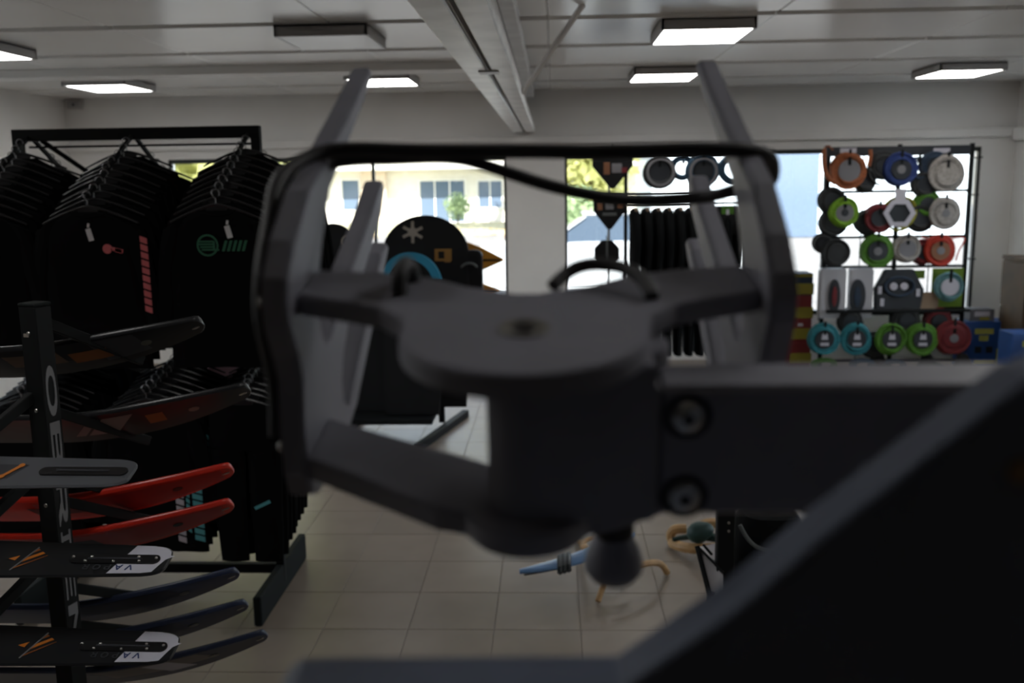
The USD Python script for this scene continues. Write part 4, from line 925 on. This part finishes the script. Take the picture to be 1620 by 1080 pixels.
coil("dark crimson rope coil at the right end of the bottom row", cc(1507, 534, 10.05), .185, "rope_crimson", centre="rope_crimson", cm="label_grey", seed=21)
def floor_coil(px, lab, m, R, seed, Y=10.15):
    p = at(px, 560, Y); c = coil(lab, (p[0], Y, R * .62), R, m, seed=seed, hook=False, flat_=.6, turns=6)
floor_coil(1305, "green tow rope heap on the floor under the teal coils", "rope_green", .14, 31)
floor_coil(1366, "steel blue tow rope heap on the floor, left of the two blue heaps", "rope_steel", .13, 32)
floor_coil(1416, "steel blue tow rope heap on the floor, right of the two blue heaps", "rope_steel", .12, 33)
def boot(px, lab, Y, rot):
    p = at(px, 560, Y); t = thing("binding_boot", lab, "boot", (p[0], Y, 0), (0, 0, rot)); rings = []
    for x, w, h in ((-.14, .05, .10), (-.10, .06, .24), (-.02, .06, .24), (.03, .055, .14), (.12, .05, .09), (.17, .03, .05)):
        th = np.linspace(0, 2 * np.pi, 17)[:-1]; rings.append(np.c_[np.full(16, x), w * np.cos(th), np.maximum(.012, h / 2 + h / 2 * np.sin(th))])
    obj("shell", loft(rings), "board_black", t); obj("sole", rextr(sbox(-.15, -.05, .18, .05).buffer(-.03).buffer(.03), .014, .003, 2), "frame_dark", t)
boot(1475, "black binding boot on the floor under the crimson coil", 10.1, 0); boot(1532, "black binding boot on the floor in front of the blue boxes", 10.0, 10); boot(1395, "black binding boot on the floor between the blue rope heaps", 10.22, -60)
# cartons
def carton(name, label, lo, hi, m, prints, group=None):
    t = thing(name, label, "box", ((lo[0] + hi[0]) / 2, lo[1], lo[2]), group=group); w, d, h = np.array(hi) - lo
    obj("carton", bmm((-w / 2, 0, 0), (w / 2, d, h), .004), m, t)
    for nm, x, z, pw, ph, pm in prints: obj(nm, cbox((pw, .003, ph), 0, (x * w, -.0015, z * h)), pm, t, smooth=False)
for lab, (xa, Y0) in (("blue carton with yellow print on the floor right of the rope display", (4.44, 10.3)), ("blue carton with yellow print by the right wall, cut by the photo edge", (4.56, 9.5))):
    carton("blue_carton", lab, (xa, Y0, 0), (xa + .54, Y0 + .28, .53), "carton_blue", [("print", -.12, .80, .20, .06, "print_yellow"), ("print", -.12, .66, .10, .06, "print_yellow"), ("print", -.08, .15, .22, .05, "print_yellow"), ("print", .32, .85, .08, .08, "label_white"), ("print", .34, .68, .10, .11, "label_dark"), ("print", -.22, .42, .07, .07, "label_dark"), ("print", .0, .42, .07, .07, "label_dark"), ("print", .2, .25, .06, .2, "print_yellow")])
carton("grey_carton", "small grey carton lying on top of the blue carton", (4.50, 10.34, .53), (4.76, 10.54, .66), "carton_grey", [("print", 0, .6, .16, .05, "label_white"), ("print", .1, .2, .1, .03, "carton_yellow")])
xs_ = at(1258, 500, 10.45)[0]
zz = 0
for k, lab in enumerate(("red and yellow carton at the floor, bottom of the stack left of the rope display", "red and yellow carton with a white spot, second from the floor in the stack", "red and yellow carton, third from the floor in the stack", "dark blue and yellow carton on top of the stack")):
    h = (.29, .26, .27, .24)[k]
    carton("red_carton" if k < 3 else "dark_carton", lab, (2.52, 10.4, zz), (2.83, 10.7, zz + h), "carton_red" if k < 3 else "rope_navy",
           [("print", .15, .42 if k < 2 else .3, .24, .12, "carton_yellow")] + ([("print", .1, .8, .06, .03, "label_white")] if k == 1 else []) + ([("print", 0, .9, .3, .03, "carton_yellow")] if k == 3 else []))
    zz += h

# ------------------------------------------------------------------ centre window display
YE = 9.7
EW = thing("wetsuit_rail", "black display rail hung with wetsuits and packs in the right window by the pillar", "display stand", (0, 0, 0))
ex0, ex1 = at(936, 300, YE)[0], at(1185, 300, YE)[0]
z1, z2 = at(1000, 308, YE)[2], at(1000, 327, YE)[2]
for z in (2.34, z1): obj("rail", bmm((ex0, YE - .012, z - .012), (ex1, YE + .012, z + .012), .003), "frame_black", EW)
for x in (at(990, 300, YE)[0], ex1 - .02): obj("post", bmm((x - .018, YE - .018, 0), (x + .018, YE + .018, 2.36), .003), "frame_dark", EW)
obj("pack_pole", bmm((at(963, 400, YE)[0] - .012, YE - .012, .04), (at(963, 400, YE)[0] + .012, YE + .012, 2.36), .002), "fixture_metal", EW)
obj("garment_rail", tube([(at(990, 327, YE - .2)[0], YE - .2, z2 + .03), (ex1, YE - .2, z2 + .03)], .012, 8), "chrome", EW)
for x in (at(992, 327, YE - .2)[0], ex1 - .02): obj("rail_bracket", bar((x, YE, z2 + .03), (x, YE - .2, z2 + .03), .02, .02), "frame_black", EW)
obj("base", bmm((ex0, YE - .3, 0), (ex1, YE + .1, .04), .005), "frame_black", EW)
def pack(label, px, py, w, h, shape, marks, Y=9.6):
    t = thing("hanging_pack", label, "package", at(px, py, Y))
    if shape == "diamond": q = Polygon([(-w / 2, h * .5), (w / 2, h * .5), (w / 2, h * .05), (.02, -h / 2), (-.02, -h / 2), (-w / 2, h * .05)])
    else: q = Polygon([(w / 2 * math.cos(a), h / 2 * math.sin(a)) for a in np.arange(8) * math.pi / 4 + .39])
    obj("shell", rextr(q.buffer(-.02).buffer(.02), .07, .012, 2).apply_transform(frame((0, .035, 0), [1, 0, 0], [0, 0, 1], [0, -1, 0])), "board_black", t)
    for x, z, mw, mh, mm in marks: obj("print", cbox((mw, .004, mh), .001, (x * w, -.037, z * h)), mm, t)
    obj("hang_hook", tube([(0, .0, h * .48), (0, .03, h * .5 + .03)], .006, 6), "frame_black", t)
pack("black pointed pack with grey and red print, top left of the window rail", 969, 266, .40, .40, "diamond", [(.1, .0, .10, .09, "label_grey"), (-.15, .0, .06, .12, "rubber_brown"), (.28, -.05, .06, .05, "rope_crimson")])
pack("black pointed pack with orange print below the first", 964, 336, .32, .33, "diamond", [(0, .2, .08, .07, "label_grey"), (-.3, .2, .05, .08, "rubber_brown"), (.33, .22, .05, .06, "rubber_brown"), (0, -.05, .14, .03, "strap_grey")])
pack("black eight-sided pack, lowest on the pole by the pillar", 960, 401, .27, .29, "octagon", [(.0, .0, .02, .26, "strap_grey")])
coil("dark tow rope coil with a pale ring, left of the two over the wetsuits", cc(1043, 272, 9.6), .165, "rope_charcoal", centre="label_dark", seed=41)
obj("pale_ring", lathe([(.115, -.006), (.14, -.006), (.14, .006), (.115, .006), (.115, -.006)], sides=36).apply_transform(rx(90)).apply_translation(cc(1045, 272, 9.535)), "label_grey", label="pale plastic ring on the left dark coil over the wetsuits", cat="ring")
coil("blue-black tow rope coil with a pale ring, right of the two over the wetsuits", cc(1112, 270, 9.6), .165, "rope_steel", centre="label_dark", seed=42)
obj("pale_ring", lathe([(.115, -.006), (.14, -.006), (.14, .006), (.115, .006), (.115, -.006)], sides=36).apply_transform(rx(90)).apply_translation(cc(1113, 271, 9.535)), "label_grey", label="pale plastic ring on the blue-black coil over the wetsuits", cat="ring")
coil("blue tow rope coil at the right end of the window rail", cc(1160, 268, 9.6), .15, "rope_steel", seed=43)
coil("blue tow rope coil between the two ringed coils", cc(1080, 265, 9.68), .12, "rope_steel", seed=44, turns=4)
wet0 = None; ords = "first second third fourth fifth sixth seventh eighth ninth tenth eleventh".split()
for k in range(10):
    px = 1004 + k * 17.5
    p = at(px, 330, YE - .2); rings = []
    lab, g = f"{ords[k]} black wetsuit from the left on the window rail", "wetsuits on the window rail"
    if wet0 is None:
        wet0 = thing("wetsuit", lab, "wetsuit", (p[0], YE - .2, z2 + .03), group=g)
        th = np.linspace(0, 2 * np.pi, 21)[:-1]
        for z, w, d in ((-.04, .02, .06), (-.065, .046, .16), (-.12, .048, .22), (-.5, .048, .22), (-.8, .045, .2), (-1.1, .046, .2), (-1.5, .04, .18)): rings.append(np.c_[w * np.cos(th) + .006 * np.sin(th * 5 + z * 9), d * np.sin(th), np.full(20, z)])
        obj("body", loft(rings[::-1]), "cloth_black", wet0)
        for s in (-1, 1):
            obj("sleeve", tube(spline([(0, s * .17, -.10), (.01, s * .25, -.3), (0, s * .25, -.62)], 14), np.linspace(.045, .03, 14), 8), "cloth_black", wet0)
        obj("hanger", tube(spline([(0, 0, -.06), (0, 0, .005), (0, .018, .018), (0, .03, .0)], 12), .004, 6), "hanger_hook_metal", wet0)
        obj("size_tag", cbox((.03, .03, .035), .003, (0, -.19, -.045)), "card_brown", wet0)
    else: dup(wet0, lab, (p[0], YE - .2, z2 + .03), (0, 0, rng.uniform(-1, 1)), g)
t = thing("hanging_pack", "green and black pack at the right end of the wetsuit rail", "package", at(1150, 345, 9.3))
obj("shell", rextr(sbox(-.11, -.16, .11, .12).buffer(-.02).buffer(.02), .06, .01, 2).apply_transform(frame((0, .03, 0), [1, 0, 0], [0, 0, 1], [0, -1, 0])), "board_black", t)
obj("print", cbox((.12, .004, .08), .001, (0, -.032, .08)), "rope_green", t); obj("print", cbox((.03, .004, .05), .001, (.0, -.035, .06)), "label_white", t)
# wooden cabinet by the side window
WC = thing("wooden_cabinet", "brown wooden cabinet at the right edge under the side window", "cabinet", (4.92, 10.02, 0))
obj("carcass", bmm((-.09, -.2, .06), (.20, .36, 1.2), .005), "wood_brown", WC)
obj("top", bmm((-.10, -.21, 1.2), (.21, .37, 1.24), .006), "wood_brown", WC)
obj("plinth", bmm((-.07, -.18, 0), (.2, .34, .06)), "frame_black", WC)
d_ = obj("door", bmm((-.105, -.18, .09), (-.09, .34, 1.18), .004), "wood_brown", WC); obj("knob", trimesh.creation.icosphere(2, .015).apply_translation((-.115, .28, .7)), "bolt_steel", d_)
t = thing("wall_sensor", "small grey box on the far wall above the clothes rack", "sensor", at(118, 166, YF - .03)); obj("body", cbox((.17, .06, .09), .01), "fixture_metal", t); obj("lens", cyl(.015, .01, (0, -.034, 0), rx(90), 14), "label_dark", t)
